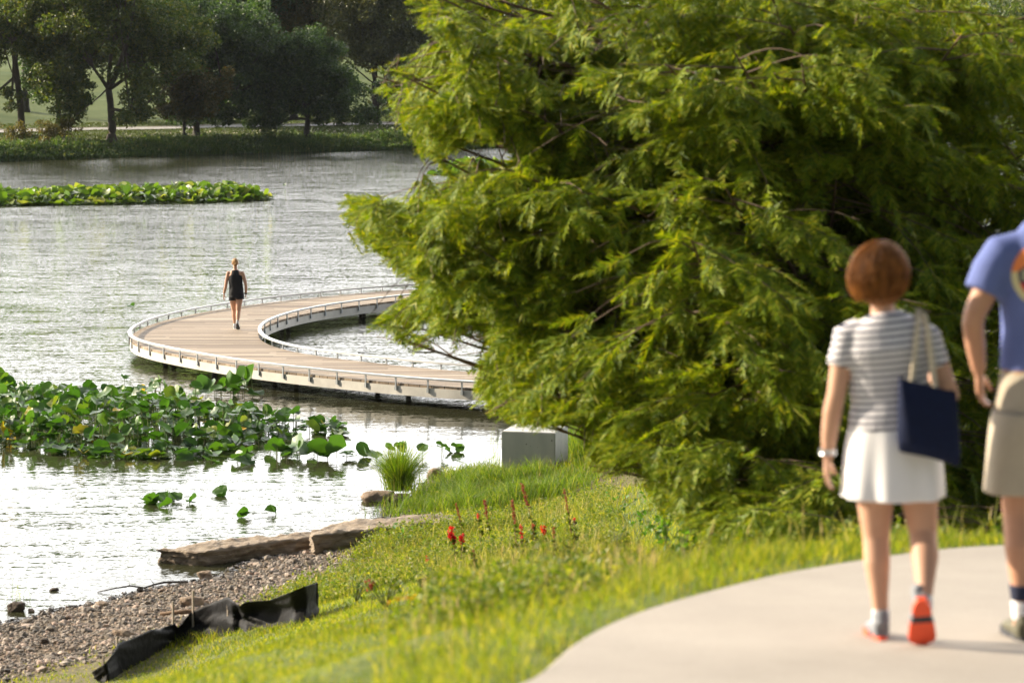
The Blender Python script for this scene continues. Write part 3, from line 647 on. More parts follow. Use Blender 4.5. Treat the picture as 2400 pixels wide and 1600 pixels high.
def cypress(name, base, H, tips, label, seed, trunk_r=.24, rand=50, rmax=4.6, plume_step=.058, side_step=.17, group='bald cypresses on the near bank'):
    r = np.random.default_rng(seed); o = empty(name, base); tag(o, label, 'tree', group); B = np.array(base)
    tr = MB(); zt = np.linspace(-.3, H, 16); P = np.stack([np.sin(zt * .5) * .06, np.cos(zt * .4) * .06 - .06, zt], 1)
    tr.tube(P, trunk_r * (1 - zt / H * .92) + .14 * np.exp(-np.maximum(zt, 0) * 3), 12); tr.build('trunk', M_cbark, o, True)
    limbs = []
    for tip in tips: limbs.append((np.array(tip[:3]) - B, tip[3] if len(tip) > 3 else None))
    for k in range(rand):
        z = .6 + (H - 1.0) * ((k + r.random()) / rand) ** 1.15; az = k * 2.399 + r.uniform(-.4, .4)
        ln = rmax * (1 - .86 * (z / H) ** 1.3) * r.uniform(.8, 1.05)
        limbs.append((np.array([math.cos(az) * ln, math.sin(az) * ln, z + ln * r.uniform(.05, .42)]), None))
    tw = MB(); big = []; PP, DD, SS = [], [], []
    for tip, zs in limbs:
        ln = np.hypot(tip[0], tip[1]); z0 = zs if zs is not None else max(.35, tip[2] - ln * r.uniform(.22, .38))
        z0 = min(z0, H - .3); s0 = np.array([0, 0, z0]); n = 14; t = np.linspace(0, 1, n)[:, None]
        mid = (s0 + tip) / 2 + np.array([0, 0, -.05 * ln]) + r.normal(size=3) * .12
        Q = s0 * (1 - t) ** 2 + mid * 2 * t * (1 - t) + tip * t ** 2
        qx, qy = to_px(Q + B); ins = inside(qx, qy, SIL)
        ins = ins & inside(qx - 16, qy + 18, SIL) & inside(qx - 10, qy - 10, SIL)
        if zs is None and not ins[-1]:
            cut = max(4, int(np.nonzero(ins)[0].max()) + 1 if ins.any() else 4); Q = Q[:cut]; n = len(Q)
        big.append((ln, Q, np.linspace(.012 + .007 * ln, .007, n)))
        L = np.concatenate([[0], np.cumsum(np.linalg.norm(np.diff(Q, axis=0), axis=1))]); tot = L[-1]
        s = tot * .16
        sgn = 1
        while s < tot:
            p = np.array([np.interp(s, L, Q[:, c]) for c in range(3)]); p2 = np.array([np.interp(min(tot, s + .1), L, Q[:, c]) for c in range(3)]); p1 = np.array([np.interp(max(0, s - .1), L, Q[:, c]) for c in range(3)])
            d = p2 - p1; d /= np.linalg.norm(d) + 1e-9; side = np.cross(d, [0, 0, 1.0]); side /= np.linalg.norm(side) + 1e-9
            u = s / tot
            sl = (.34 + 1.12 * math.sin(math.pi * min(1, .15 + (1 - u) * .9)) ) * r.uniform(.55, 1.15) * min(1, .35 + ln / 4.5); a = R(r.uniform(35, 75))
            bd = d * math.cos(a) + side * sgn * math.sin(a) + np.array([0, 0, r.uniform(-.25, .35)]); bd /= np.linalg.norm(bd)
            m = 6; tt = np.linspace(0, 1, m)[:, None]; droop = np.array([0, 0, -.42 * sl]) * tt ** 2 * r.uniform(.3, 1.5)
            W = p + bd * sl * tt + droop + r.normal(size=(1, 3)) * .04 * np.sin(tt * 3.14)
            wx, wy = to_px(W[-1:] + B)
            if not inside(wx, wy, SIL)[0]: s += side_step * .4; sgn = -sgn; continue
            tw.tube(W, np.linspace(.008, .003, m), 4, cap=False)
            k = max(3, int(sl / plume_step)); q = (np.arange(k) + r.random(k)) / k; keep = q > .12; q = q[keep]; k = len(q)
            if k:
                Pq = np.stack([np.interp(q, tt[:, 0], W[:, c]) for c in range(3)], 1); sd = np.cross(bd, [0, 0, 1.0]); sd /= np.linalg.norm(sd) + 1e-9
                for sg in (-1, 1):
                    an = r.uniform(.35, 1.0, k)[:, None]
                    Dq = bd * (1 - an * .5) + sd * sg * an + np.stack([r.normal(size=k) * .15, r.normal(size=k) * .15, r.uniform(-1.35, .1, k)], 1)
                    PP.append(Pq); DD.append(Dq); SS.append(r.uniform(.75, 1.4, k) * (1.1 - .35 * q))
                PP.append(W[-1:]); DD.append(bd[None] + np.array([[0, 0, -.35]])); SS.append(np.array([1.0]))
            s += side_step * r.uniform(.6, 1.3); sgn = -sgn
        PP.append(Q[-1:]); DD.append((Q[-1:] - Q[-2:-1])); SS.append(np.array([1.1]))
    PP, DD, SS = np.concatenate(PP), np.concatenate(DD), np.concatenate(SS)
    gz = near_z(PP[:, 0] + B[0], PP[:, 1] + B[1]) - B[2]; keep = PP[:, 2] > gz + .12
    nz_ = vnoise(PP * np.array([.95, .95, 1.5]) + seed, 1.0, seed) * .65 + vnoise(PP * np.array([2.4, 2.4, 3.4]), 1.0, seed + 3) * .35
    keep &= r.random(len(PP)) < smooth01((nz_ - .425) / .10) + .03                 # boughs with gaps between them
    Dn = DD / np.linalg.norm(DD, axis=1)[:, None]; jx, jy = r.normal(size=len(PP)) * 6, r.normal(size=len(PP)) * 6
    for u in (.17, .30):
        qx_, qy_ = to_px(PP + Dn * (SS * u)[:, None] + B - np.array([0, 0, .25 * u])); keep &= inside(qx_ + jx, qy_ + jy, SIL)
        if u == .17: sx_, sy_ = qx_, qy_
    for hx, hy, ha, hb in HOLES: keep &= ~((((sx_ - hx) / ha) ** 2 + ((sy_ - hy) / hb) ** 2 < 1) & (r.random(len(sx_)) < .93))
    PP, DD, SS = PP[keep], DD[keep], SS[keep]
    V = place_plumes(PP, DD, SS, r)
    big.sort(key=lambda q: -q[0]); rest = MB()
    for k, (ln, Q, rd) in enumerate(big):
        m_ = MB() if k < 98 else rest; m_.tube(Q, rd, 6, cap=False)
        if k < 98: m_.build('limb', M_cbark, o, True)
    if len(big) > 98: tag(rest.build('limbs', M_cbark, o, True), kind='stuff')
    tag(tw.build('twigs', M_twig, o), kind='stuff')
    mesh_np('crown', V, np.arange(len(V)).reshape(-1, 3), M_needle, o)
    # small round cones in twos and threes among the sprays
    cb = MB(); ico = np.array([[0, 0, 1], [0, 0, -1], [1, 0, 0], [-1, 0, 0], [0, 1, 0], [0, -1, 0]], float); fi = np.array([[0, 2, 4], [0, 4, 3], [0, 3, 5], [0, 5, 2], [1, 4, 2], [1, 3, 4], [1, 5, 3], [1, 2, 5]])
    cb.tube([(0, 0, .05), (.004, 0, .02), (0, .004, -.03)], .003, 4)
    for q in ((0, 0, -.035), (.02, .008, -.012), (-.018, .01, .0)): cb.add(ico * .017 + np.array(q), fi)
    cme = None; front = np.nonzero((PP[:, 1] < np.median(PP[:, 1])) & (PP[:, 2] + B[2] < 8.2))[0]
    for k in r.choice(front, 46, replace=False):
        if cme is None: c = cb.build('cone_cluster', M_cone, o, True); cme = c.data
        else: c = bpy.data.objects.new('cone_cluster', cme); COL.objects.link(c); c.parent = o
        c.location = PP[k] + DD[k] / np.linalg.norm(DD[k]) * .12; c.rotation_euler = (0, 0, r.uniform(0, 6)); c.scale = [r.uniform(.9, 1.5)] * 3
    print(name, 'plumes', len(PP), 'tris', len(V) // 3)
    return o
tp = lambda px, py, Y: tuple(pY(px, py, Y))
TX = pY(1930, 1000, 25.5)
base = (TX.x, TX.y, float(near_z(np.array([TX.x]), np.array([TX.y]))[0]))
left = [(930, 0, 24.5), (940, 40, 23.5), (960, -60, 25.5), (800, 458, 24.6), (808, 470, 25.6), (945, -30, 25), (925, 30, 24), (975, 70, 24.5), (1030, 130, 26), (1000, 40, 23), (868, 190, 25), (915, 160, 23.8), (905, 240, 26), (960, 300, 24), (975, 350, 25.5), (1010, 385, 24.5), (1080, 250, 23),
        (797, 455, 25), (835, 485, 23.8), (850, 540, 25.8), (905, 600, 24.2), (960, 640, 25.5), (1000, 520, 22.8), (1060, 440, 23.5), (885, 735, 25.5), (925, 790, 26), (1010, 690, 24), (1055, 770, 25.8), (1080, 620, 22.8), (1110, 830, 26.5),
        (1115, 900, 26), (1150, 960, 25), (1212, 955, 25.5), (1290, 950, 24.6), (1250, 900, 23), (1375, 1000, 24.5), (1420, 960, 23), (1500, 1120, 23), (1530, 1210, 22), (1600, 1230, 21), (1680, 1200, 20.6), (1560, 1100, 21.5),
        (1780, 1230, 20), (1860, 1225, 20.4), (1960, 1235, 19.6), (2060, 1230, 19.8), (2160, 1210, 20), (2000, 1120, 20)]
fr = []
rr = np.random.default_rng(70)
for px, py in ((1180, 120), (1250, 260), (1320, 60), (1400, 200), (1480, 330), (1250, 420), (1340, 540), (1480, 480), (1180, 560), (1560, 150), (1640, 300), (1520, 620), (1620, 560), (1700, 440), (1400, 720), (1300, 760), (1500, 800), (1600, 720), (1700, 640),
               (1800, 330), (1820, 560), (1900, 180), (1960, 420), (1720, 860), (1620, 960), (1500, 950), (1800, 780), (1850, 960), (1760, 1060), (1950, 700), (2050, 560), (2100, 330), (1720, 120), (2050, 120), (2100, 820), (2180, 620), (2000, 950), (2150, 1020), (2200, 400), (2250, 200), (1980, 40), (1930, -60), (1850, 60), (1950, 110), (1880, 150), (2020, -40), (1800, -40), (2100, -60)):
    fr.append(tp(px, py, float(20.9 + (abs(px - 1850) / 300) ** 2 * .42 + max(0, 500 - py) / 500 * 1.2 + max(0, px - 1900) / 350 * 1.3 + rr.normal() * .5)))
more = [(x + rr.normal() * 22 + 25, y + rr.normal() * 20 + 6, Y + rr.normal() * .7) for x, y, Y in left for _ in range(1)]
cypress('bald_cypress', base, 13.5, [tp(*q) for q in left + more] + fr, 'huge feathery bald cypress with branches sweeping to the ground behind the walking couple', 71, rand=40)
TX2 = pY(2620, 1000, 27.5)
base2 = (TX2.x, TX2.y, float(near_z(np.array([TX2.x]), np.array([TX2.y]))[0]))
fr2 = [tp(px, py, float(23.2 + rr.normal() * .5)) for px, py in ((2250, 120), (2330, 300), (2290, 520), (2370, 700), (2280, 850), (2350, 1000), (2240, 1100), (2330, 1190), (2390, 420), (2390, 60), (2200, 1190), (2150, 1130), (2380, 1200), (2420, 900))]
cypress('bald_cypress', base2, 13, fr2, 'darker bald cypress filling the right edge behind the man', 72, rand=34)
# ------------------------------------------------------------------ LOTUS: big round leaves on stalks
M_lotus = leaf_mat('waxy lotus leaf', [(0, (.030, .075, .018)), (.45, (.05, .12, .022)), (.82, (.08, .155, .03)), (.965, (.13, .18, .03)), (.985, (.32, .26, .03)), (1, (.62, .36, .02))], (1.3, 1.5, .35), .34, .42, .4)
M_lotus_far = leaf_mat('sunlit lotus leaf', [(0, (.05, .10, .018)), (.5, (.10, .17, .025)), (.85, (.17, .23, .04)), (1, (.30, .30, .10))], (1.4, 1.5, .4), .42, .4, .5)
M_stalk = mat('lotus stalk', (.12, .15, .04), .6, .2, 8)
def lotus_leaf(r, cup, rad, n=14, notch=True):
    """round leaf, wavy rim; folded or cupped; centre at origin, facing +Z"""
    a = np.linspace(0, 2 * np.pi, n, endpoint=False); k = 1 + .10 * np.sin(a * 2 + r.uniform(0, 6)) + .05 * r.normal(size=n)
    rim = np.stack([np.cos(a) * k, np.sin(a) * k * r.uniform(.8, 1), cup * (.55 + .45 * np.sin(2 * a + r.uniform(0, 6))) + .10 * r.normal(size=n)], 1)
    mid = rim * np.array([.55, .55, .35]); V = np.concatenate([[[0, 0, -.05]], mid, rim]) * rad
    fold = r.uniform(0, .9) if r.random() < .55 else 0          # some fold along the midrib
    if fold: V[:, 2] += np.abs(V[:, 1]) * fold
    j = np.arange(n); jj = (j + 1) % n
    return V, [np.stack([np.zeros(n, int), 1 + j, 1 + jj], 1), np.stack([1 + j, 1 + n + j, 1 + n + jj, 1 + jj], 1)]
def rotm(az, tilt, spin):
    return np.array(Matrix.Rotation(az, 3, 'Z') @ Matrix.Rotation(tilt, 3, 'Y') @ Matrix.Rotation(spin, 3, 'Z'))
def lotus_into(lf, stk, p, h, rad, tilt, r):
    V, F = lotus_leaf(r, r.uniform(-.05, .35), rad); az = r.uniform(0, 2 * np.pi); M = rotm(az, tilt, r.uniform(0, 6.28))
    top = np.array([p[0], p[1], h]); lf.add(V @ M.T + top, F)
    if h > .08:
        b = np.array([p[0] + r.normal() * .12 * h, p[1] + r.normal() * .12 * h, -.25]); t = np.linspace(0, 1, 4)[:, None]
        stk.tube(b * (1 - t) + top * t + np.array([[0, 0, 0]]) , [.009, .008, .007, .006], 5, cap=False)
def inpoly(x, y, poly):
    c = False; n = len(poly); j = n - 1
    for i in range(n):
        if (poly[i][1] > y) != (poly[j][1] > y) and x < (poly[j][0] - poly[i][0]) * (y - poly[i][1]) / (poly[j][1] - poly[i][1]) + poly[i][0]: c = not c
        j = i
    return c
def bed(name, poly_px, count, hfun, radr, m, label, seed, tiltmax=70):
    r = np.random.default_rng(seed); poly = [tuple(pz(x, y)[:2]) for x, y in poly_px]; A = np.array(poly); lo, hi = A.min(0), A.max(0)
    o = empty(name, (0, 0, 0)); tag(o, label, 'lotus bed', kind='stuff'); lf, stk = MB(), MB(); k = 0
    pts = []
    while k < count:
        p = r.uniform(lo, hi)
        if not inpoly(p[0], p[1], poly): continue
        pts.append(p); k += 1
    for p in pts:
        h = hfun(p, r) * float(np.clip(np.abs(sdist(p[0:1], p[1:2], poly + poly[:1]))[0] / 1.1, .22, 1)); t = R(abs(r.normal(14 if h < .1 else 33, 24))); t = min(t, R(tiltmax if h > .12 else 12))
        lotus_into(lf, stk, p, h, r.uniform(*radr), t, r)
    lf.build('leaves', m, o, True); stk.build('stalks', M_stalk, o, True); return o
def h_near(p, r):
    return .03 if r.random() < .16 else r.uniform(.08, .62) * (.55 + .75 * n2(p[0], p[1], .55, 61)[0])
bed('lotus_bed', [(-120, 925), (40, 918), (150, 932), (330, 945), (480, 960), (560, 985), (830, 1000), (815, 1022), (700, 1028), (610, 1045), (520, 1062), (420, 1075), (330, 1078), (200, 1072), (90, 1062), (0, 1050), (-120, 1050)],
    1300, h_near, (.08, .16), M_lotus, 'broad bed of standing green lotus leaves left of the boardwalk', 62)
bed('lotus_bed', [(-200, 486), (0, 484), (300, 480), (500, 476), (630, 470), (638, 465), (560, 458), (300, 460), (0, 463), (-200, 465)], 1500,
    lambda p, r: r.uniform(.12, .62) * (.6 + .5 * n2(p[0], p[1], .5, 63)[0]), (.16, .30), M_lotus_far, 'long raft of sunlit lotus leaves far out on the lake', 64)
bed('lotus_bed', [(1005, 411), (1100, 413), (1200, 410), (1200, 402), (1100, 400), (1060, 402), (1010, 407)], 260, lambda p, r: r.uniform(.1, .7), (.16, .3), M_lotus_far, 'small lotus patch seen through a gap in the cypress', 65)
def clump(px, py, leaves, label, seed, group='lotus clumps in front of the bed'):
    """one plant: leaves given as (dx m, dy m, height, radius, tilt deg)"""
    r = np.random.default_rng(seed); b = pz(px, py); o = empty('lotus_plant', b); tag(o, label, 'lotus', group)
    for dx, dy, h, rad, t in leaves:
        lf, stk = MB(), MB(); lotus_into(lf, stk, (dx, dy), h, rad, R(t), r)
        lf.build('leaf', M_lotus, o, True)
        if h > .08: stk.build('stalk', M_stalk, o, True)
g4 = lambda n, s, w_, hm: [(r0.uniform(-w_, w_), r0.uniform(-.4, .4), r0.uniform(.03, hm * .55), r0.uniform(.09, .16), r0.uniform(8, 50)) for r0 in [np.random.default_rng(s + k) for k in range(n)]]
clump(455, 1073, g4(6, 100, .35, .22), 'low lotus clump at the left end of the front row', 1)
clump(545, 1080, g4(8, 120, .4, .22), 'low lotus clump with curled yellow leaves, second in the front row', 2)
clump(640, 1070, g4(9, 140, .45, .4), 'lotus clump below the middle of the front row with yellow leaf', 3)
clump(695, 1072, [(0, 0, .24, .22, 48), (-.15, .1, .1, .2, 25), (.2, -.1, .08, .2, 18), (.3, .1, .12, .16, 40), (-.35, 0, .22, .16, 70)], 'lotus clump with the largest tilted leaf of the front row', 4)
clump(765, 1078, [(-.15, 0, .16, .24, 50), (.18, 0, .16, .26, 55), (0, .15, .2, .2, 30), (.4, .1, .05, .15, 10)], 'dark lotus clump of overlapping leaves near the shore tuft', 5)
clump(855, 1070, g4(6, 160, .35, .26), 'lotus clump just left of the shore grass tuft', 6)
clump(930, 1062, g4(3, 180, .2, .3), 'lotus leaves behind the shore grass tuft', 7)
clump(1035, 1062, g4(6, 190, .35, .34), 'lotus clump right of the shore tuft, before the concrete block', 8)
clump(575, 930, [(-.3, 0, .3, .22, 70), (0, 0, .38, .26, 62), (.12, .1, .42, .24, 68), (-.5, .2, .2, .2, 50), (.2, -.1, .05, .2, 10), (-.8, .2, .2, .22, 40), (-1.0, .1, .1, .2, 30)], 'lotus clump standing closest to the boardwalk edge', 9)
clump(470, 930, g4(12, 210, .9, .4), 'spreading lotus clump between bed and boardwalk', 10)
clump(382, 1178, g4(9, 240, .28, .1), 'small floating lotus clump on open water above the stone slab', 11, 'floating leaves on open water')
for px, py, rad, lab, s in ((446, 1180, .1, 'curled floating leaf right of the small floating clump', 1), (511, 1160, .12, 'dark floating leaf standing up alone above the slab', 2), (305, 722, .07, 'single floating leaf left of the boardwalk curve', 3), (668, 436, .06, 'tiny dark floating leaf far out beyond the woman', 4), (566, 1212, .1, 'grey floating leaf near the stone slab', 5), (640, 1205, .1, 'yellowish floating leaf near the stone slab', 6)):
    b = pz(px, py); r = np.random.default_rng(300 + s); lf, stk = MB(), MB()
    for k in range(2): lotus_into(lf, stk, (r.normal() * .04, r.normal() * .04), .05 + .03 * k, rad, R(60 if k else 20), r)
    o = lf.build('floating_leaf', M_lotus, None, True); o.location = b; tag(o, lab, 'leaf', 'single floating leaves')
# ------------------------------------------------------------------ NEAR BANK: slabs, rocks, gravel, block, fence, grass, flowers
def nz1(x, y): return float(near_z(np.array([x]), np.array([y]))[0])
def gh(px, py): return ground_hit(px, py, lambda X, Y: np.maximum(near_z(X, Y), 0.0), 19 if py > 1440 else 20, 60, 2600)
def rock_mat(name, a, b_, c, sc=3.0, bs=16, strata=6.0):
    m, nt, out = new_mat(name); b = N(nt, 'BsdfPrincipled'); b.inputs['Roughness'].default_value = .9; b.inputs['Specular IOR Level'].default_value = .15
    nt.links.new(b.outputs[0], out.inputs[0]); tc = N(nt, 'TexCoord')
    n1 = N(nt, 'TexNoise'); n1.inputs['Scale'].default_value = sc; n1.inputs['Detail'].default_value = 8; n1.inputs['Roughness'].default_value = .7
    mp = N(nt, 'Mapping'); mp.inputs['Scale'].default_value = (1, 1, strata); nt.links.new(tc.outputs['Object'], mp.inputs[0]); nt.links.new(mp.outputs[0], n1.inputs['Vector'])
    r = ramp(nt, [(.28, a), (.5, b_), (.74, c)], n1.outputs[0]); nt.links.new(r.outputs[0], b.inputs['Base Color'])
    n2_ = N(nt, 'TexNoise'); n2_.inputs['Scale'].default_value = bs; n2_.inputs['Detail'].default_value = 8; nt.links.new(mp.outputs[0], n2_.inputs['Vector'])
    bp = N(nt, 'Bump'); bp.inputs['Strength'].default_value = .8; bp.inputs['Distance'].default_value = .03; nt.links.new(n2_.outputs[0], bp.inputs['Height']); nt.links.new(bp.outputs[0], b.inputs['Normal'])
    return m
M_slab = rock_mat('weathered limestone', (.12, .09, .065), (.255, .205, .155), (.40, .335, .26))
M_rock = rock_mat('brown rock', (.10, .075, .055), (.25, .19, .14), (.40, .32, .25), 4, 20, 1.5)
M_wet = rock_mat('wet dark rock', (.025, .02, .016), (.07, .055, .045), (.16, .13, .10), 5, 22, 1.2)
def slab(name, top_px, ztop, zbot, label, seed, vox=.035):
    P = [pz(x, y, ztop) for x, y in top_px]; c = sum(P, Vector()) / len(P); n = len(P)
    A = np.array([[p.x - c.x, p.y - c.y] for p in P]); V = np.concatenate([np.column_stack([A * .93, np.full(n, zbot)]), np.column_stack([A, np.full(n, ztop)])])
    j = np.arange(n); k = (j + 1) % n; tb = [j[::-1][None], (j + n)[None]]
    area = sum(A[i, 0] * A[(i + 1) % n, 1] - A[(i + 1) % n, 0] * A[i, 1] for i in range(n))
    F = [np.stack([j, k, k + n, j + n], 1)] + tb
    if area < 0: F = [f[:, ::-1] for f in F]
    def disp(co, no):
        w_ = np.stack([co[:, 0], co[:, 1], co[:, 2] * 6], 1)
        side = 1 - np.abs(no[:, 2])
        d = (vnoise(co, 3, seed) - .5) * .09 + (vnoise(co, 9, seed + 1) - .5) * .05 + (vnoise(w_, 7, seed + 2) - .62) * .17 * side + (vnoise(co, 24, seed + 3) - .5) * .022
        co = co + no * d[:, None]; co[:, 2] += (vnoise(co * np.array([1, 1, 0]), 1.1, seed + 5) - .5) * .07
        return co
    o = remeshed(name, V, F, vox, M_slab, None, 2, disp); o.location = (c.x, c.y, 0)
    return tag(o, label, 'stone slab', 'stone slabs at the water edge')
slab('stone_slab', [(362, 1286), (463, 1294), (610, 1277), (764, 1260), (745, 1249), (690, 1250), (566, 1262), (450, 1274)], .20, -.3, 'lower stone slab reaching out into the water', 80)
slab('stone_slab', [(728, 1258), (857, 1244), (960, 1233), (1068, 1222), (1076, 1210), (930, 1211), (860, 1215), (792, 1222), (724, 1246)], .36, -.1, 'upper stone slab lying against the grassy bank', 81)
def rock(name, px, py, w_, h_, m, label, seed, d_=None, sink=.3, group='loose rocks at the shore', cat='rock'):
    b = gh(px, py); r = np.random.default_rng(seed); bm = bmesh.new(); bmesh.ops.create_icosphere(bm, subdivisions=4, radius=1.0)
    V = np.array([v.co[:] for v in bm.verts]); F = np.array([[v.index for v in f.verts] for f in bm.faces]); bm.free()
    off = r.uniform(0, 50, 3); q = V + off
    k = 1 + (vnoise(q, 1.1, seed) - .5) * .75 + (vnoise(q, 2.6, seed + 1) - .5) * .3 + (vnoise(q, 7, seed + 2) - .5) * .1
    V = V * k[:, None]; V[:, 2] = np.where(V[:, 2] > .55, .55 + (V[:, 2] - .55) * .45, V[:, 2])
    V = V * np.array([w_ / 2, (d_ or w_) / 2, h_ * .75]); V[:, 2] += h_ * (.6 - sink)
    o = mesh_np(name, V, F, m, None, True); o.location = b; return tag(o, label, cat, group)
rock('rock', 39, 1430, .22, .13, M_wet, 'rounded dark boulder standing in the shallows at far left', 90)
rock('rock', 72, 1433, .08, .05, M_rock, 'small pale stone in the water beside the rounded boulder', 91)
rock('rock', 129, 1383, .12, .045, M_wet, 'dark stone alone in open water off the gravel', 92)
rock('rock', 100, 1440, .08, .07, M_wet, 'dark pointed stone at the waters edge between boulder and gravel', 93)
rock('rock', 482, 1356, .19, .13, M_rock, 'pale rounded rock at the gravel edge below the slab', 94)
rock('rock', 450, 1418, .27, .13, M_rock, 'broad flat stone on the gravel behind the fence stakes', 95, .2)
rock('rock', 290, 1488, .22, .09, M_rock, 'flat whitish stone on the gravel near the fence', 96)
rock('rock', 105, 1508, .10, .08, M_wet, 'dark stone lying on the strand line of the gravel', 97)
rock('rock', 238, 1421, .22, .08, M_rock, 'wide grey stone low on the gravel spit', 98)
rock('rock', 885, 1172, .56, .18, M_rock, 'brown ledge rock carrying the grass tuft', 99, .5, .38)
rock('rock', 940, 1178, .30, .17, M_wet, 'dark rock wedged beside the ledge rock', 100, .3)
rock('rock', 1020, 1122, .26, .2, M_rock, 'brown rock half hidden in the tall shore grass', 101)
# gravel: thousands of stones
bm = bmesh.new(); bmesh.ops.create_icosphere(bm, subdivisions=1, radius=1.0); IV = np.array([v.co[:] for v in bm.verts]); IF = np.array([[v.index for v in f.verts] for f in bm.faces]); bm.free()
bm = bmesh.new(); bmesh.ops.create_icosphere(bm, subdivisions=2, radius=1.0); IV2 = np.array([v.co[:] for v in bm.verts]); IF2 = np.array([[v.index for v in f.verts] for f in bm.faces]); bm.free()
def stones(name, P, size, m, label, seed, IV=IV, IF=IF):
    r = np.random.default_rng(seed); n = len(P); k = len(IV)
    J = 1 + r.normal(size=(n, k, 1)) * .16; V = IV[None] * J * (size[:, None, None] * r.uniform(.55, 1.2, (n, 1, 3)) * np.array([1.15, 1.15, .75]))
    a = r.uniform(0, 6.28, n); c, s = np.cos(a)[:, None], np.sin(a)[:, None]
    V = np.stack([V[:, :, 0] * c - V[:, :, 1] * s, V[:, :, 0] * s + V[:, :, 1] * c, V[:, :, 2] + V[:, :, 0] * r.normal(size=(n, 1)) * .25], 2) + P[:, None, :]
    F = (IF[None] + (np.arange(n) * k)[:, None, None]).reshape(-1, 3)
    return tag(mesh_np(name, V.reshape(-1, 3), F, m, None, False), label, 'gravel', kind='stuff')
def stone_mat(name, k, rough):
    m, nt, out = new_mat(name); b = N(nt, 'BsdfPrincipled'); b.inputs['Roughness'].default_value = rough; b.inputs['Specular IOR Level'].default_value = .3; nt.links.new(b.outputs[0], out.inputs[0])
    g = N(nt, 'NewGeometry'); r = ramp(nt, [(p_, tuple(k * q_ for q_ in c_)) for p_, c_ in [(0, (.07, .062, .055)), (.3, (.18, .155, .13)), (.7, (.31, .265, .22)), (.9, (.42, .31, .25)), (1, (.52, .46, .39))]], g.outputs['Random Per Island'])
    nz = N(nt, 'TexNoise'); nz.inputs['Scale'].default_value = 40; nz.inputs['Detail'].default_value = 4; nt.links.new(g.outputs[0], nz.inputs['Vector']); r2 = ramp(nt, [(.3, (.7, .7, .7)), (.7, (1.1, 1.1, 1.1))], nz.outputs[0])
    mx = N(nt, 'Mix', data_type='RGBA', blend_type='MULTIPLY'); mx.inputs[0].default_value = 1; nt.links.new(r.outputs[0], mx.inputs[6]); nt.links.new(r2.outputs[0], mx.inputs[7]); nt.links.new(mx.outputs[2], b.inputs['Base Color'])
    return m
M_gravel = stone_mat('mixed gravel', 1.0, .85); M_wetg = stone_mat('wet gravel', .38, .3)
def gravel_width(Y): return np.interp(Y, [24, 31, 34, 36.2, 38, 39.5, 42, 44, 60], [4.6, 3.6, 2.9, 2.1, 1.6, 1.35, 1.0, .4, .25])
r_ = np.random.default_rng(82); m = 160000
X = r_.uniform(-12, 1.5, m); Y = r_.uniform(24, 46, m); d = sdist(X, Y, SHORE); gw = gravel_width(Y); ok = (d > -.28) & (d < gw + .35 * r_.random(m)) & (np.abs(X) < .185 * Y + 1.5)
ok &= (d > .02) | (r_.random(m) < .35)
X, Y, d = X[ok], Y[ok], d[ok]; n = min(len(X), 22000); X, Y = X[:n], Y[:n]
sz = r_.uniform(.009, .024, n) * np.where(r_.random(n) < .10, r_.uniform(1.4, 2.8, n), 1); P = np.column_stack([X, Y, near_z(X, Y) + sz * .3])
wetk = sdist(X, Y, SHORE) < .16 + .12 * r_.random(n)
stones('gravel', P[~wetk], sz[~wetk], M_gravel, 'grey and pinkish gravel beach along the water', 83)
stones('wet_gravel', P[wetk], sz[wetk], M_wetg, 'dark wet pebbles along the water edge of the beach', 84); print('stones', n)
# stick lying over the gravel edge
b = gh(330, 1380); st = empty('stick', (b.x, b.y, .0)); tag(st, 'thin dark driftwood branch lying from gravel into the water', 'branch')
Q = np.array([pz(x, y, z)[:] for x, y, z in ((228, 1387, .01), (270, 1378, .05), (305, 1372, .08), (338, 1377, .07), (362, 1369, .10), (385, 1364, .12), (415, 1363, .09), (436, 1362, .07))]) - np.array([b.x, b.y, 0])
M_stick = mat('dark wet wood', (.035, .028, .022), .7, .3, 10)
t = MB(); t.tube(Q, np.linspace(.008, .019, len(Q)), 7); t.build('stem', M_stick, st, True)
t = MB(); t.tube([Q[4], Q[4] + np.array([-.06, .05, .06]), Q[4] + np.array([-.12, .08, .05])], [.006, .004, .002], 5); t.tube([Q[2], Q[2] + np.array([-.02, -.02, .05])], [.006, .002], 5); t.build('side_twigs', M_stick, st, True)
b = gh(455, 1442); pk = MB(); pk.tube([(-.42, 0, .02), (-.1, .03, .045), (.2, 0, .04), (.45, -.03, .03)], [.022, .03, .03, .02], 8); o = pk.build('driftwood', mat('brown driftwood', (.16, .10, .06), .85, .3, 12), None, True); o.location = b; tag(o, 'short brown driftwood piece on gravel behind the tall stakes', 'driftwood')
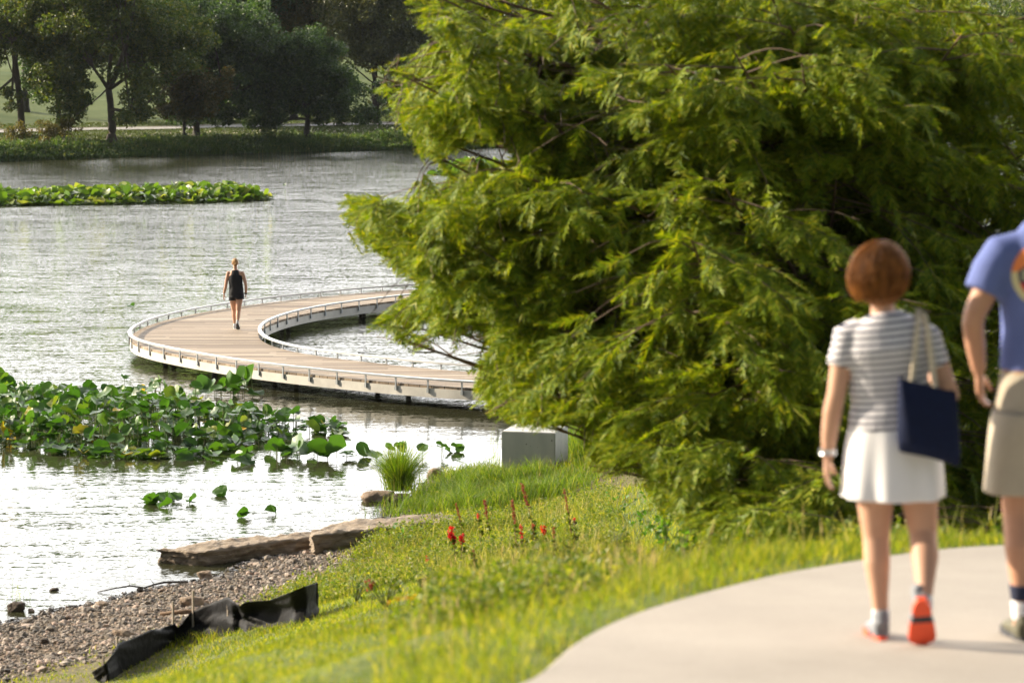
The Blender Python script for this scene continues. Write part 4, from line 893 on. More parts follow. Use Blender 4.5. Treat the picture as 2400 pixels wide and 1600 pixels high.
# ---------------------------------------------------------------- concrete block
def block_mat():
    m, nt, out = new_mat('cast concrete with air holes'); b = N(nt, 'BsdfPrincipled'); b.inputs['Roughness'].default_value = .8; nt.links.new(b.outputs[0], out.inputs[0]); tc = N(nt, 'TexCoord')
    n1 = N(nt, 'TexNoise'); n1.inputs['Scale'].default_value = 2.2; n1.inputs['Detail'].default_value = 7; mp = N(nt, 'Mapping'); mp.inputs['Scale'].default_value = (2, 2, .6); nt.links.new(tc.outputs['Object'], mp.inputs[0]); nt.links.new(mp.outputs[0], n1.inputs['Vector'])
    r = ramp(nt, [(.25, (.33, .33, .315)), (.7, (.44, .435, .41))], n1.outputs[0])
    v = N(nt, 'TexVoronoi'); v.inputs['Scale'].default_value = 13; v.inputs['Randomness'].default_value = 1; nt.links.new(tc.outputs['Object'], v.inputs['Vector'])
    wn = N(nt, 'TexNoise'); wn.inputs['Scale'].default_value = 5; nt.links.new(tc.outputs['Object'], wn.inputs['Vector']); th = N(nt, 'MapRange'); th.inputs[1].default_value = .45; th.inputs[2].default_value = .75; th.inputs[3].default_value = .02; th.inputs[4].default_value = .22; nt.links.new(wn.outputs[0], th.inputs[0])
    lt = N(nt, 'Math', operation='LESS_THAN'); nt.links.new(v.outputs['Distance'], lt.inputs[0]); nt.links.new(th.outputs[0], lt.inputs[1])
    mx = N(nt, 'Mix', data_type='RGBA'); nt.links.new(lt.outputs[0], mx.inputs[0]); nt.links.new(r.outputs[0], mx.inputs[6]); mx.inputs[7].default_value = (.15, .145, .13, 1); nt.links.new(mx.outputs[2], b.inputs['Base Color'])
    return m
bm = bmesh.new(); bmesh.ops.create_cube(bm, size=1.0); bmesh.ops.scale(bm, vec=(.91, .95, 1.05), verts=bm.verts); bmesh.ops.bevel(bm, geom=bm.edges[:], offset=.012, segments=2, affect='EDGES')
bmesh.ops.translate(bm, vec=(0, 0, .525), verts=bm.verts); me = bpy.data.meshes.new('concrete_block'); bm.to_mesh(me); bm.free()
o = link('concrete_block', me, block_mat()); q = pY(1250, 1110, 46.0); s_ = FPX / 46.0
top = pY(1250, 1009, 46.0).z; o.location = (q.x + .03, 46.3, top - 1.05); o.rotation_euler = (0, 0, -R(14)); tag(o, 'pale concrete block with pitted faces standing in the shore grass', 'concrete block')
# ---------------------------------------------------------------- silt fence
M_plast = mat('black woven plastic', (.009, .009, .010), .65, .3, 8, bump=.7, bscale=12, spec=.12)
M_stake = mat('grey weathered stake', (.30, .25, .20), .85, .25, 9)
fence_px = [  # bottom px, top px
 ((236, 1612), (215, 1575)), ((251, 1600), (246, 1554)), ((277, 1580), (277, 1506)), ((312, 1562), (312, 1496)), ((350, 1540), (350, 1474)), ((379, 1524), (377, 1473)), ((407, 1508), (409, 1460)), ((418, 1502), (417, 1469)), ((430, 1497), (450, 1432)), ((480, 1493), (490, 1415)), ((534, 1488), (534, 1398)),
 ((575, 1482), (560, 1420)), ((608, 1473), (577, 1410)), ((650, 1471), (636, 1406)), ((685, 1468), (685, 1387)), ((715, 1458), (715, 1374)), ((746, 1442), (740, 1366))]
ft = []; b0 = gh(*fence_px[8][0]); sf = empty('silt_fence', b0); tag(sf, 'sagging black plastic silt fence on wooden stakes between gravel and grass', 'silt fence'); O3 = np.array(b0)
bott, topp = [], []
for (bx, by), (tx, ty) in fence_px:
    g_ = gh(bx, min(by, 1598)) if by < 1600 else gh(bx, 1598); bott.append(np.array(g_) - np.array([0, 0, .04])); topp.append(np.array(pY(tx, ty, g_.y)))
bott, topp = np.array(bott), np.array(topp); nC = 81; nR = 15
L = np.linspace(0, 1, len(bott)); t = np.linspace(0, 1, nC)
Bt = np.stack([np.interp(t, L, bott[:, c]) for c in range(3)], 1); Tp = np.stack([np.interp(t, L, topp[:, c]) for c in range(3)], 1)
V = []
for k in range(nR):
    u = k / (nR - 1); q = Bt * (1 - u) + Tp * u
    w1 = (vnoise(np.column_stack([t * 22 + u * 5, np.full(nC, u * 2.5), np.zeros(nC)]), 1, 7) - .5) * .16 + (vnoise(np.column_stack([t * 60 - u * 9, np.full(nC, u * 4), np.zeros(nC)]), 1, 8) - .5) * .06
    q[:, 1] += w1 * math.sin(math.pi * min(1, u + .12)) + .22 * math.sin(math.pi * u) * (t > .66); q[:, 0] += w1 * .3
    V.append(q - O3)
i = np.arange(nC - 1); F = np.concatenate([np.stack([k * nC + i, k * nC + i + 1, (k + 1) * nC + i + 1, (k + 1) * nC + i], 1) for k in range(nR - 1)])
fo = mesh_np('fabric', np.concatenate(V), F, M_plast, sf, True); sm = fo.modifiers.new('thick', 'SOLIDIFY'); sm.thickness = .004
for px, py0, py1 in ((405, 1508, 1408), (452, 1494, 1383), (534, 1488, 1390), (274, 1580, 1491), (242, 1600, 1534), (741, 1442, 1365)):
    g_ = gh(px, min(py0, 1598)); tp_ = np.array(pY(px, py1, g_.y + .03)) - O3; bt_ = np.array([g_.x, g_.y + .03, g_.z - .1]) - O3
    tk = MB(); tk.tube([bt_, tp_], .014 if px != 741 else .02, 4); tk.build('stake', M_stake if px not in (741,) else M_plast, sf)
# ---------------------------------------------------------------- grass and weeds
G1 = leaf_mat('sunlit verge grass', [(0, (.07, .12, .012)), (.4, (.145, .195, .016)), (.75, (.25, .265, .025)), (1, (.38, .33, .09))], (1.4, 1.35, .35), .58, .55, .25)
G2 = leaf_mat('lush shore grass', [(0, (.055, .105, .012)), (.5, (.115, .175, .018)), (.85, (.19, .235, .025)), (1, (.30, .27, .06))], (1.35, 1.5, .35), .48, .5, .3)
G3 = leaf_mat('small weed leaves', [(0, (.06, .10, .012)), (.45, (.13, .17, .018)), (.8, (.23, .235, .03)), (1, (.38, .31, .08))], (1.35, 1.5, .35), .45, .45, .4)
G4 = leaf_mat('straw coloured seed heads', [(0, (.28, .21, .10)), (1, (.50, .42, .24))], (1.3, 1.2, .8), .4, .7, .1)
def field(m, seed, y0=9.0, y1=52, xm=1.2):
    r = np.random.default_rng(seed); Y = y0 + (y1 - y0) * r.random(m) ** 1.0; X = (r.random(m) * 2 - 1) * (.185 * Y + xm)
    d = sdist(X, Y, SHORE); e = -sdist(X, Y, EDGE); return r, X, Y, d, e
def on(X, Y): return np.column_stack([X, Y, near_z(X, Y) - .01])
def gmin(X, Y): return np.where(Y < 43, gravel_width(Y), .15)
r, X, Y, d, e = field(520000, 110)
ok = (d > gmin(X, Y) + .5 * (r.random(len(X)) - .35)) & (e > -.05 + .07 * r.random(len(X))); ok &= (e > .35) | (r.random(len(X)) < .75)
pat = n2(X, Y, .9, 21) * .6 + n2(X, Y, 2.6, 22) * .4; ok &= r.random(len(X)) < .45 + .75 * pat
ok &= ~((X > 1.0) & (Y > 21.5) & (e > 4.5) & (r.random(len(X)) < .7))
X, Y, d, e, pat = X[ok], Y[ok], d[ok], e[ok], pat[ok]; n = len(X); print('grass blades', n)
h = r.uniform(.04, .16, n) * (.3 + 1.5 * pat) * np.interp(e, [0, .5, 2, 6], [.6, .9, 1.0, 1.0]) * (1 - .62 * ((X < -.55) & (Y < 31)))
V, F = blades(on(X, Y), h, r.uniform(.004, .009, n) * np.interp(Y, [10, 30, 50], [.9, 1.5, 1.9]), r.uniform(.15, 1.1, n), r)
tag(mesh_np('grass', V, F, G1), 'sunlit yellow green grass on the slope beside the path', 'grass', kind='stuff')
# leafy weeds on the slope
r, X, Y, d, e = field(70000, 111, 13, 48)
ok = (d > gmin(X, Y) + .25) & (e > .7); pat = n2(X, Y, .55, 23) * .65 + n2(X, Y, 1.6, 24) * .35; ok &= r.random(len(X)) < np.clip((pat - .40) * 3.4, 0, 1); ok &= ~((X > .9 + (Y - 20) * .03) & (e > .9)) & ~((X < -.55) & (Y < 31)) & (X > -3.2)
X, Y, pat = X[ok][:7000], Y[ok][:7000], pat[ok][:7000]; n = len(X); B0 = on(X, Y); h = r.uniform(.07, .30, n) * (.4 + 1.1 * pat)
kk = 13; hh = (np.arange(kk)[None] + r.random((n, kk))) / kk; lean = r.normal(size=(n, 1, 2)) * .18
Pw = B0[:, None, :] + np.concatenate([lean * (hh * h[:, None])[:, :, None] + r.normal(size=(n, kk, 2)) * .035, (hh * h[:, None])[:, :, None]], 2)
Pw = Pw.reshape(-1, 3); V, F = leaf_cloud(Pw, np.full(len(Pw), .018), 6, .019, up=.5, seed=112)
V = V.reshape(-1, 6, 4, 3)[:, :2].reshape(-1, 3); F = np.arange(len(V)).reshape(-1, 4); print('weeds', n, len(F))
we = empty('weeds', (0, 0, 0)); tag(we, 'tangled leafy weeds among the grass on the slope', 'weeds', kind='stuff'); mesh_np('leaves', V, F, G3, we)
V, F = blades(B0, h * 1.1, np.full(n, .007), np.abs(lean[:, 0, 0]) + .05, r, .5); mesh_np('stems', V, F, G2, we)
# taller wild grass among the weeds
r, X, Y, d, e = field(60000, 131, 15, 40)
ok = (d > gmin(X, Y) + .4) & (e > 1.0) & ~((X < -.55) & (Y < 31)) & ~((X > 1.0 + (Y - 20) * .03) & (e > 1.2)) & (X > -3); pat = n2(X, Y, .7, 41) * .6 + n2(X, Y, 2.2, 42) * .4; ok &= r.random(len(X)) < np.clip((pat - .47) * 5, 0, 1)
X, Y, pat = X[ok], Y[ok], pat[ok]; n = len(X); V, F = blades(on(X, Y), r.uniform(.14, .42, n) * (.4 + pat), r.uniform(.005, .010, n), r.uniform(.1, 1.3, n), r, .3); print('tall grass', n)
tag(mesh_np('wild_grass', V, F, leaf_mat('dry and green wild grass', [(0, (.07, .10, .015)), (.5, (.16, .18, .03)), (.8, (.30, .26, .08)), (1, (.45, .38, .20))], (1.35, 1.35, .45), .5, .6, .2)), 'tall uneven wild grass in patches on the slope', 'grass', kind='stuff')
# seed heads
r, X, Y, d, e = field(5000, 113, 10, 48); ok = (d > gmin(X, Y) + .3) & (e > .15) & (r.random(len(X)) < .42) & ~((X > .9) & (e > 1)) & ~((X < -.55) & (Y < 31)); X, Y = X[ok], Y[ok]; n = len(X); B0 = on(X, Y); h = r.uniform(.12, .30, n)
ln = r.uniform(.05, .35, n); V1, F1 = blades(B0, h, np.full(n, .004), ln, r, .4); tips = V1.reshape(-1, 5, 3)[:, 4]
dv = tips - V1.reshape(-1, 5, 3)[:, 2]; dv /= np.linalg.norm(dv, axis=1)[:, None]; sd = np.cross(dv, r.normal(size=(n, 3))); sd /= np.linalg.norm(sd, axis=1)[:, None]; wv = .0045
V2 = np.stack([tips - dv * .03, tips + sd * wv, tips + dv * .07, tips - sd * wv], 1).reshape(-1, 3)
sh = empty('seeding_grass', (0, 0, 0)); tag(sh, 'thin straw coloured seed heads standing above the grass', 'seed heads', kind='stuff'); mesh_np('stalks', V1, F1, G4, sh); mesh_np('heads', V2, np.arange(len(V2)).reshape(-1, 4), G4, sh)
# tall shore grass, a band round the block
def tall(name, pts, count, spread, hr, m, label, cat, seed, wd=.011, lean=(.15, .75), kind=None, group=None):
    r = np.random.default_rng(seed); c = np.array(pts); k = r.integers(0, len(c), count); X = c[k, 0] + r.normal(size=count) * spread; Y = c[k, 1] + r.normal(size=count) * spread * 1.2
    z = np.maximum(near_z(X, Y), -.03); ok = z > -.04; X, Y, z = X[ok], Y[ok], z[ok]; n = len(X)
    V, F = blades(np.column_stack([X, Y, z - .02]), r.uniform(*hr, n) * (.45 + 1.1 * n2(X, Y, 2.6, 77)), np.full(n, wd), r.uniform(*lean, n), r, .3)
    b = np.array([c[:, 0].mean(), c[:, 1].mean(), 0]); b[2] = nz1(b[0], b[1]); o = mesh_np(name, V - b, F, m); o.location = b; return tag(o, label, cat, group, kind)
tp2 = [gh(px, py)[:2] for px, py in ((985, 1195), (1020, 1180), (1060, 1190), (1100, 1180), (1140, 1185), (1180, 1165), (1220, 1175), (1260, 1160), (1300, 1150), (1060, 1150), (1110, 1140), (1160, 1135), (1210, 1125), (1250, 1125), (1330, 1130), (1100, 1120))]
tall('shore_grass', tp2, 13000, .34, (.06, .40), G2, 'bright lush grass thicket in front of the concrete block', 'grass', 120, .010, kind='stuff', lean=(.15, 1.2))
tp3 = [gh(px, py)[:2] for px, py in ((1372, 1075), (1390, 1080), (1420, 1085), (1460, 1090), (1500, 1095), (1400, 1060), (1450, 1050), (1520, 1060))]
tall('shore_grass', tp3, 6000, .2, (.3, .85), G2, 'tall bright reeds and grass behind the concrete block', 'grass', 121, .013, kind='stuff')
g_ = gh(935, 1165); r = np.random.default_rng(122); n = 1500; a = r.uniform(0, 6.28, n); rad = np.abs(r.normal(0, .10, n))
Pn = np.column_stack([np.cos(a) * rad, np.sin(a) * rad, np.zeros(n)]); hT = r.uniform(.3, .85, n); ln = np.abs(r.normal(.48, .32, n))[:, None] * np.column_stack([np.cos(a), np.sin(a), np.zeros(n)]) * hT[:, None]
tq = np.array([0, .35, .7, 1.0]); Vt = []
for u in tq: Vt.append(Pn + np.array([0, 0, 1.0]) * (hT * (u - .25 * u * u * np.minimum(1.6, np.linalg.norm(ln, axis=1) / hT)))[:, None] + ln * u ** 1.7)
Vt = np.stack(Vt, 1); sdv = np.column_stack([-np.sin(a + r.normal(size=n)), np.cos(a + r.normal(size=n)), np.zeros(n)]); wq = np.array([.005, .0045, .003, .0006])
V = np.concatenate([Vt - sdv[:, None] * wq[None, :, None], Vt + sdv[:, None] * wq[None, :, None]], 1).reshape(-1, 3); kq = np.arange(n)[:, None] * 8; F = np.concatenate([kq + np.array([q, q + 4, q + 5, q + 1]) for q in range(3)])
o = mesh_np('grass_tuft', V, F, G2); o.location = (g_.x, g_.y, .12); tag(o, 'fountain shaped grass tuft on the ledge rock', 'grass tuft')
tall('reeds', [gh(1160, 1098)[:2]], 16, .06, (.5, .95), G2, 'few thin reed stems left of the concrete block', 'reeds', 123, .006, (.05, .3))
tall('marsh_grass', [pz(10, 1400)[:2], pz(40, 1405)[:2]], 26, .12, (.2, .4), G2, 'thin grass stems standing in the water at left edge', 'grass', 124, .006, (.2, .6))
# ---------------------------------------------------------------- cardinal flowers and other single plants
M_red = leaf_mat('scarlet petals', [(0, (.42, .012, .012)), (1, (.70, .03, .02))], (1.2, .8, .8), .35, .5, .3)
M_redold = leaf_mat('faded red seed spike', [(0, (.22, .05, .03)), (1, (.38, .10, .05))], (1.2, 1, .8), .3, .6, .2)
M_stem = mat('reddish stem', (.22, .10, .05), .7, .2, 8)
def flower(px, py_top, py_base, spike, m, label, seed, wide=.02, group='red flower spikes'):
    b = gh(px[1], py_base); r = np.random.default_rng(seed); o = empty('cardinal_flower', b); tag(o, label, 'flower', group)
    top = np.array(pY(px[0], py_top, b.y)) - np.array(b); h = np.linalg.norm(top); t = np.linspace(0, 1, 6)[:, None]; Q = top * t + np.sin(t * 3) * np.array([[.01, 0, 0]])
    s = MB(); s.tube(Q, np.linspace(.006, .003, 6), 5); s.build('stem', M_stem, o, True)
    k = int(46 * spike / .2); u = r.uniform(1 - spike / h, 1, k); C = np.stack([np.interp(u, t[:, 0], Q[:, c]) for c in range(3)], 1); d = r.normal(size=(k, 3)); d /= np.linalg.norm(d, axis=1)[:, None]; C += d * wide * r.uniform(.4, 1, k)[:, None]
    V, F = leaf_cloud(C, np.full(k, wide * .5), 6, wide * .5, up=.1, seed=seed); V = V.reshape(-1, 6, 4, 3)[:, :4].reshape(-1, 3); mesh_np('bloom', V, np.arange(len(V)).reshape(-1, 4), m, o)
    k = 14; u = r.uniform(.1, max(.2, 1 - spike / h), k); C = np.stack([np.interp(u, t[:, 0], Q[:, c]) for c in range(3)], 1) + r.normal(size=(k, 3)) * .02; V, F = leaf_cloud(C, np.full(k, .02), 6, .03, up=.2, seed=seed + 1); mesh_np('leaves', V, F, G3, o)
FL_ = [((1058, 1068), 1240, 1335, .12, M_red, 'brightest scarlet bloom standing right of the stone slab', .05), ((1082, 1078), 1252, 1335, .09, M_red, 'smaller scarlet bloom touching the brightest one', .035), ((1000, 1001), 1306, 1360, .07, M_red, 'short scarlet bloom low in the grass below the slab', .02),
 ((1068, 1092), 1178, 1290, .22, M_redold, 'faded leaning red spike above the end of the slab', .018), ((1120, 1128), 1204, 1300, .08, M_red, 'single small scarlet head right of the slab end', .022), ((1134, 1150), 1170, 1290, .24, M_redold, 'paired faded red spike in front of the lush grass', .024), ((1200, 1212), 1172, 1330, .26, M_redold, 'tall straight faded spike in the middle of the slope', .022),
 ((1222, 1262), 1132, 1290, .30, M_redold, 'leaning spike with scarlet tip before the concrete block', .024), ((1321, 1345), 1142, 1300, .32, M_redold, 'thin tall brownish red spike right of the concrete block', .016), ((1220, 1222), 1230, 1330, .14, M_red, 'scarlet spike half way down the tall straight one', .02), ((1248, 1252), 1228, 1320, .12, M_redold, 'slim red spike below the leaning scarlet tipped one', .016),
 ((1248, 1247), 1226, 1318, .05, M_red, 'small red head between two faded spikes', .018), ((1272, 1270), 1236, 1330, .07, M_red, 'orange red bloom in the middle of the flower group', .03), ((1296, 1298), 1236, 1330, .10, M_redold, 'red spike next to the orange red bloom', .018), ((1345, 1343), 1212, 1310, .05, M_red, 'tiny red head at the right end of the flower group', .02), ((1108, 1110), 1288, 1350, .05, M_redold, 'small faded red head below the scarlet blooms', .018), ((1160, 1165), 1340, 1395, .06, M_redold, 'dull red seed head lowest on the slope', .022)]
for k, (px, yt, yb, sp, m, lab, wd) in enumerate(FL_): flower(px, yt, yb, sp, m, lab, 400 + k * 3, wd)
M_leafg = leaf_mat('broad weed leaf', [(0, (.06, .14, .02)), (1, (.12, .21, .03))], (1.3, 1.5, .35), .45, .42, .45)
def broadweed(px, py, h_, k, ls, label, seed, m=None, group='broad leaved weeds'):
    b = gh(px, py); r = np.random.default_rng(seed); o = empty('leafy_weed', b); tag(o, label, 'weed', group); st = MB(); C = []
    for j in range(max(2, k // 7)):
        tp_ = np.array([r.normal() * h_ * .35, r.normal() * h_ * .35, h_ * r.uniform(.6, 1)]); t = np.linspace(0, 1, 5)[:, None]; Q = tp_ * t + np.array([[0, 0, .03]]) * np.sin(t * 3.14); st.tube(Q, np.linspace(.006, .002, 5), 5)
        for u in r.uniform(.25, 1, 7): C.append(np.array([np.interp(u, t[:, 0], Q[:, c]) for c in range(3)]) + r.normal(size=3) * ls * .8)
    st.build('stems', M_stalk, o, True); C = np.array(C); V, F = leaf_cloud(C, np.full(len(C), .01), 6, ls, up=1.0, seed=seed); V = V.reshape(-1, 6, 4, 3)[:, :1].reshape(-1, 3); mesh_np('leaves', V, np.arange(len(V)).reshape(-1, 4), m or M_leafg, o)
broadweed(945, 1290, .42, 26, .045, 'tall leafy weed growing in front of the upper slab', 500)
broadweed(800, 1400, .30, 14, .05, 'dark leaved weed left of the grass hump above the fence end', 501)
broadweed(1560, 1290, .5, 60, .045, 'leafy vine tangle at the left foot of the cypress', 502); broadweed(1600, 1330, .45, 50, .045, 'leafy vine tangle nearer the path than the cypress foot', 503); broadweed(1500, 1270, .4, 40, .04, 'leafy weed between flowers and the cypress foot', 504)
broadweed(1440, 1210, .4, 40, .04, 'young leafy bush between block and cypress', 505); broadweed(2190, 1180, .95, 34, .05, 'upright leafy shoot between the woman and the man', 506)
M_yel = leaf_mat('yellow florets', [(0, (.60, .36, .02)), (1, (.75, .55, .05))], (1.1, 1, .5), .3); M_pink = leaf_mat('pink florets', [(0, (.55, .30, .42)), (1, (.7, .5, .6))], (1.1, 1, 1), .3)
for k, (px, py, m, lab) in enumerate(((948, 1402, M_yel, 'yellow flower head in the blurred grass right of the fence'), (948, 1452, M_pink, 'pale pink flower head below the yellow one'), (870, 1372, M_redold, 'leaning brown seed spike right of the fence end'))):
    b = gh(px, py + 60); o = empty('wildflower', b); tag(o, lab, 'flower', 'single wildflowers in the grass'); tp_ = np.array(pY(px, py, b.y)) - np.array(b)
    s = MB(); s.tube([(0, 0, 0), tp_ * .6 + np.array([.01, 0, 0]), tp_], [.005, .004, .003], 5); s.build('stem', M_stalk, o, True); C = tp_ + np.random.default_rng(k).normal(size=(14, 3)) * np.array([.045, .03, .018 if k != 2 else .05]) * (.5 if k else 1)
    V, F = leaf_cloud(C, np.full(14, .015), 6, .013, seed=k); mesh_np('bloom', V, F, m, o)

for k, (px, py, h_, kk, lab) in enumerate(((835, 1412, .30, 90, 'low leafy mound right of the fence end'), (905, 1425, .34, 110, 'fuller leafy mound right of the low one'), (880, 1372, .28, 90, 'leafy mound on the brow below the slab end'), (985, 1385, .26, 90, 'leafy mound below the short scarlet bloom'), (1330, 1345, .34, 110, 'leafy mound below the right end of the flower group'), (1440, 1310, .36, 110, 'leafy mound between flower group and cypress foot'), (1180, 1385, .28, 90, 'leafy mound lowest on the open slope'))):
    broadweed(px, py, h_, kk, .024, lab, 520 + k, G3, 'leafy mounds on the slope')
# ------------------------------------------------------------------ PEOPLE (seen from behind, walking away)
M_skin = mat('sunlit skin', (.52, .30, .20), .55, .08, 6, spec=.3)
M_skin_dark = mat('tanned skin', (.50, .27, .17), .55, .08, 6, spec=.3)
def stripes_mat():
    m, nt, out = new_mat('striped jersey'); b = N(nt, 'BsdfPrincipled'); b.inputs['Roughness'].default_value = .85; b.inputs['Specular IOR Level'].default_value = .15; nt.links.new(b.outputs[0], out.inputs[0])
    tc = N(nt, 'TexCoord'); sx = N(nt, 'SeparateXYZ'); nt.links.new(tc.outputs['Object'], sx.inputs[0])
    tilt = N(nt, 'Math', operation='MULTIPLY_ADD'); nt.links.new(sx.outputs[0], tilt.inputs[0]); tilt.inputs[1].default_value = -.10; nt.links.new(sx.outputs[2], tilt.inputs[2])
    dv = N(nt, 'Math', operation='DIVIDE'); nt.links.new(tilt.outputs[0], dv.inputs[0]); dv.inputs[1].default_value = .0265
    fr = N(nt, 'Math', operation='FRACT'); nt.links.new(dv.outputs[0], fr.inputs[0]); lt = N(nt, 'Math', operation='LESS_THAN'); nt.links.new(fr.outputs[0], lt.inputs[0]); lt.inputs[1].default_value = .40
    mx = N(nt, 'Mix', data_type='RGBA'); nt.links.new(lt.outputs[0], mx.inputs[0]); mx.inputs[6].default_value = (.74, .72, .74, 1); mx.inputs[7].default_value = (.05, .055, .10, 1); nt.links.new(mx.outputs[2], b.inputs['Base Color'])
    return m
def hair_mat(name, c1, c2):
    m, nt, out = new_mat(name); b = N(nt, 'BsdfPrincipled'); b.inputs['Roughness'].default_value = .5; b.inputs['Specular IOR Level'].default_value = .22; nt.links.new(b.outputs[0], out.inputs[0])
    tc = N(nt, 'TexCoord'); mp = N(nt, 'Mapping'); mp.inputs['Scale'].default_value = (60, 60, 4); nt.links.new(tc.outputs['Object'], mp.inputs[0]); nz = N(nt, 'TexNoise'); nz.inputs['Scale'].default_value = 1; nz.inputs['Detail'].default_value = 4
    nt.links.new(mp.outputs[0], nz.inputs['Vector']); r = ramp(nt, [(.3, c1), (.7, c2)], nz.outputs[0]); nt.links.new(r.outputs[0], b.inputs['Base Color'])
    bp = N(nt, 'Bump'); bp.inputs['Strength'].default_value = .5; bp.inputs['Distance'].default_value = .004; nt.links.new(nz.outputs[0], bp.inputs['Height']); nt.links.new(bp.outputs[0], b.inputs['Normal'])
    return m
M_hair = hair_mat('auburn bob', (.10, .033, .008), (.32, .125, .026)); M_hair2 = hair_mat('blond hair', (.20, .11, .045), (.46, .28, .12)); M_hair3 = hair_mat('short grey brown hair', (.12, .09, .07), (.28, .23, .18))
M_stripe = stripes_mat(); M_skirt = mat('white cotton', (.80, .79, .80), .8, .02, 8, spec=.2); M_black = mat('black jersey', (.012, .012, .014), .75, .2, 10, spec=.3)
M_navy = mat('navy canvas', (.004, .009, .035), .85, .2, 30, bump=.2, bscale=150, spec=.25); M_rope = mat('cream webbing', (.55, .47, .34), .85, .12, 60); M_blue = mat('blue cotton jersey', (.125, .16, .37), .85, .08, 6, spec=.15)
M_khaki = mat('stone coloured cotton', (.42, .37, .29), .85, .08, 7, bump=.1, bscale=60, spec=.15); M_orange = mat('orange rubber sole', (.85, .10, .035), .6, .06, 12); M_grey = mat('grey mesh upper', (.18, .19, .21), .7, .25, 40); M_white = mat('white sock', (.78, .77, .78), .9)
M_dark = mat('charcoal shoe', (.035, .037, .045), .7, .2, 20); M_sockn = mat('navy sock', (.015, .02, .05), .9); M_silver = mat('silver watch', (.6, .6, .6), .3, metal=.9)
M_eye = mat('eye white', (.7, .68, .65), .3); M_lip = mat('lips', (.40, .14, .11), .5)
class Vol:
    """overlapping closed volumes that are grown into one skin"""
    def __init__(s): s.m = MB()
    def t(s, P, rad, n=14, ref=(0, 1, 0)): s.m.tube(P, rad, n, ref); return s
    def e(s, c, r, rot=None):
        k = IV2 * np.asarray(r, float)
        if rot is not None: k = k @ np.array(rot).T
        s.m.add(k + np.asarray(c, float), IF2); return s
    def skin(s, name, vox, m, parent, sm=5, disp=None):
        fs = []
        if s.m.F3: fs.append(np.concatenate(s.m.F3))
        if s.m.F4: fs.append(np.concatenate(s.m.F4))
        return remeshed(name, np.concatenate(s.m.V), fs, vox, m, parent, sm, disp)
def head(v, c, H, tilt=0.0, turn=0.0):
    """skull, face and ears; H chin-to-crown; faces +Y"""
    c = np.array(c, float); M = np.array(Matrix.Rotation(turn, 3, 'Z') @ Matrix.Rotation(tilt, 3, 'X')); k = H / .225
    q = lambda x, y, z: c + M @ (np.array([x, y, z]) * k)
    v.e(q(0, -.012, .025), np.array([.074, .094, .088]) * k, M); v.e(q(0, .030, -.045), np.array([.056, .060, .068]) * k, M); v.e(q(0, .045, -.092), np.array([.026, .030, .022]) * k, M)
    v.t([q(0, .086, .012), q(0, .104, -.022), q(0, .112, -.034)], np.array([.009, .014, .015]) * k, 8); v.e(q(0, .096, -.036), np.array([.019, .012, .010]) * k, M)
    for s in (-1, 1): v.e(q(s * .077, -.008, -.012), np.array([.010, .020, .032]) * k, M); v.e(q(s * .034, .074, -.020), np.array([.024, .018, .02]) * k, M); v.e(q(s * .03, .078, .022), np.array([.026, .014, .009]) * k, M)
    v.e(q(0, .086, -.066), np.array([.024, .012, .006]) * k, M); v.e(q(0, .085, -.077), np.array([.021, .012, .007]) * k, M)
    return q, M, k
def face_bits(q, M, k, parent, name='eye'):
    for s in (-1, 1):
        m_ = MB(); m_.add(IV2 * .0125 * k + q(s * .031, .078, .004), IF2); m_.build('eye', M_eye, parent, True)
    m_ = MB(); m_.add((IV2 * np.array([.021, .006, .008]) * k) @ M.T + q(0, .093, -.071), IF2); m_.build('lips', M_lip, parent, True)
def hand(v, w, d, side, size=.18, curl=.5, palm=(0, 0, 0)):
    """palm, four bent fingers and a thumb: w wrist, d pointing direction, side = direction of the thumb"""
    w = np.array(w, float); d = np.array(d, float); d /= np.linalg.norm(d); s = np.array(side, float); s -= d * (s @ d); s /= np.linalg.norm(s); n = np.cross(d, s); k = size / .18
    pl = w + d * .085 * k
    v.t([w - d * .01, w + d * .03 * k, w + d * .075 * k, w + d * .09 * k], np.array([[.022, .017], [.033, .016], [.040, .015], [.036, .012]]) * k, 12, n)
    for j, (off, ln, r) in enumerate(((.028, .070, .0092), (.010, .078, .0095), (-.009, .073, .0090), (-.027, .058, .0082))):
        p = w + d * .085 * k + s * off * k; a = [.18, .55, .95]; a = [x * curl * 1.6 * (1 + .08 * j) for x in a]; P = [p - d * .012 * k, p]
        for x, fr in zip(a, (.45, .32, .23)): P.append(P[-1] + (d * math.cos(x) + n * math.sin(x)) * ln * fr * k)
        v.t(P, np.array([r * 1.1, r * 1.05, r, r * .9, r * .72]) * k, 8, s)
    p = w + d * .028 * k + s * .026 * k; P = [p, p + (s * .030 + d * .022 + n * .010) * k, p + (s * .038 + d * .050 + n * .022) * k, p + (s * .036 + d * .070 + n * .032) * k]; v.t(P, np.array([.014, .0125, .0105, .0078]) * k, 8, n)
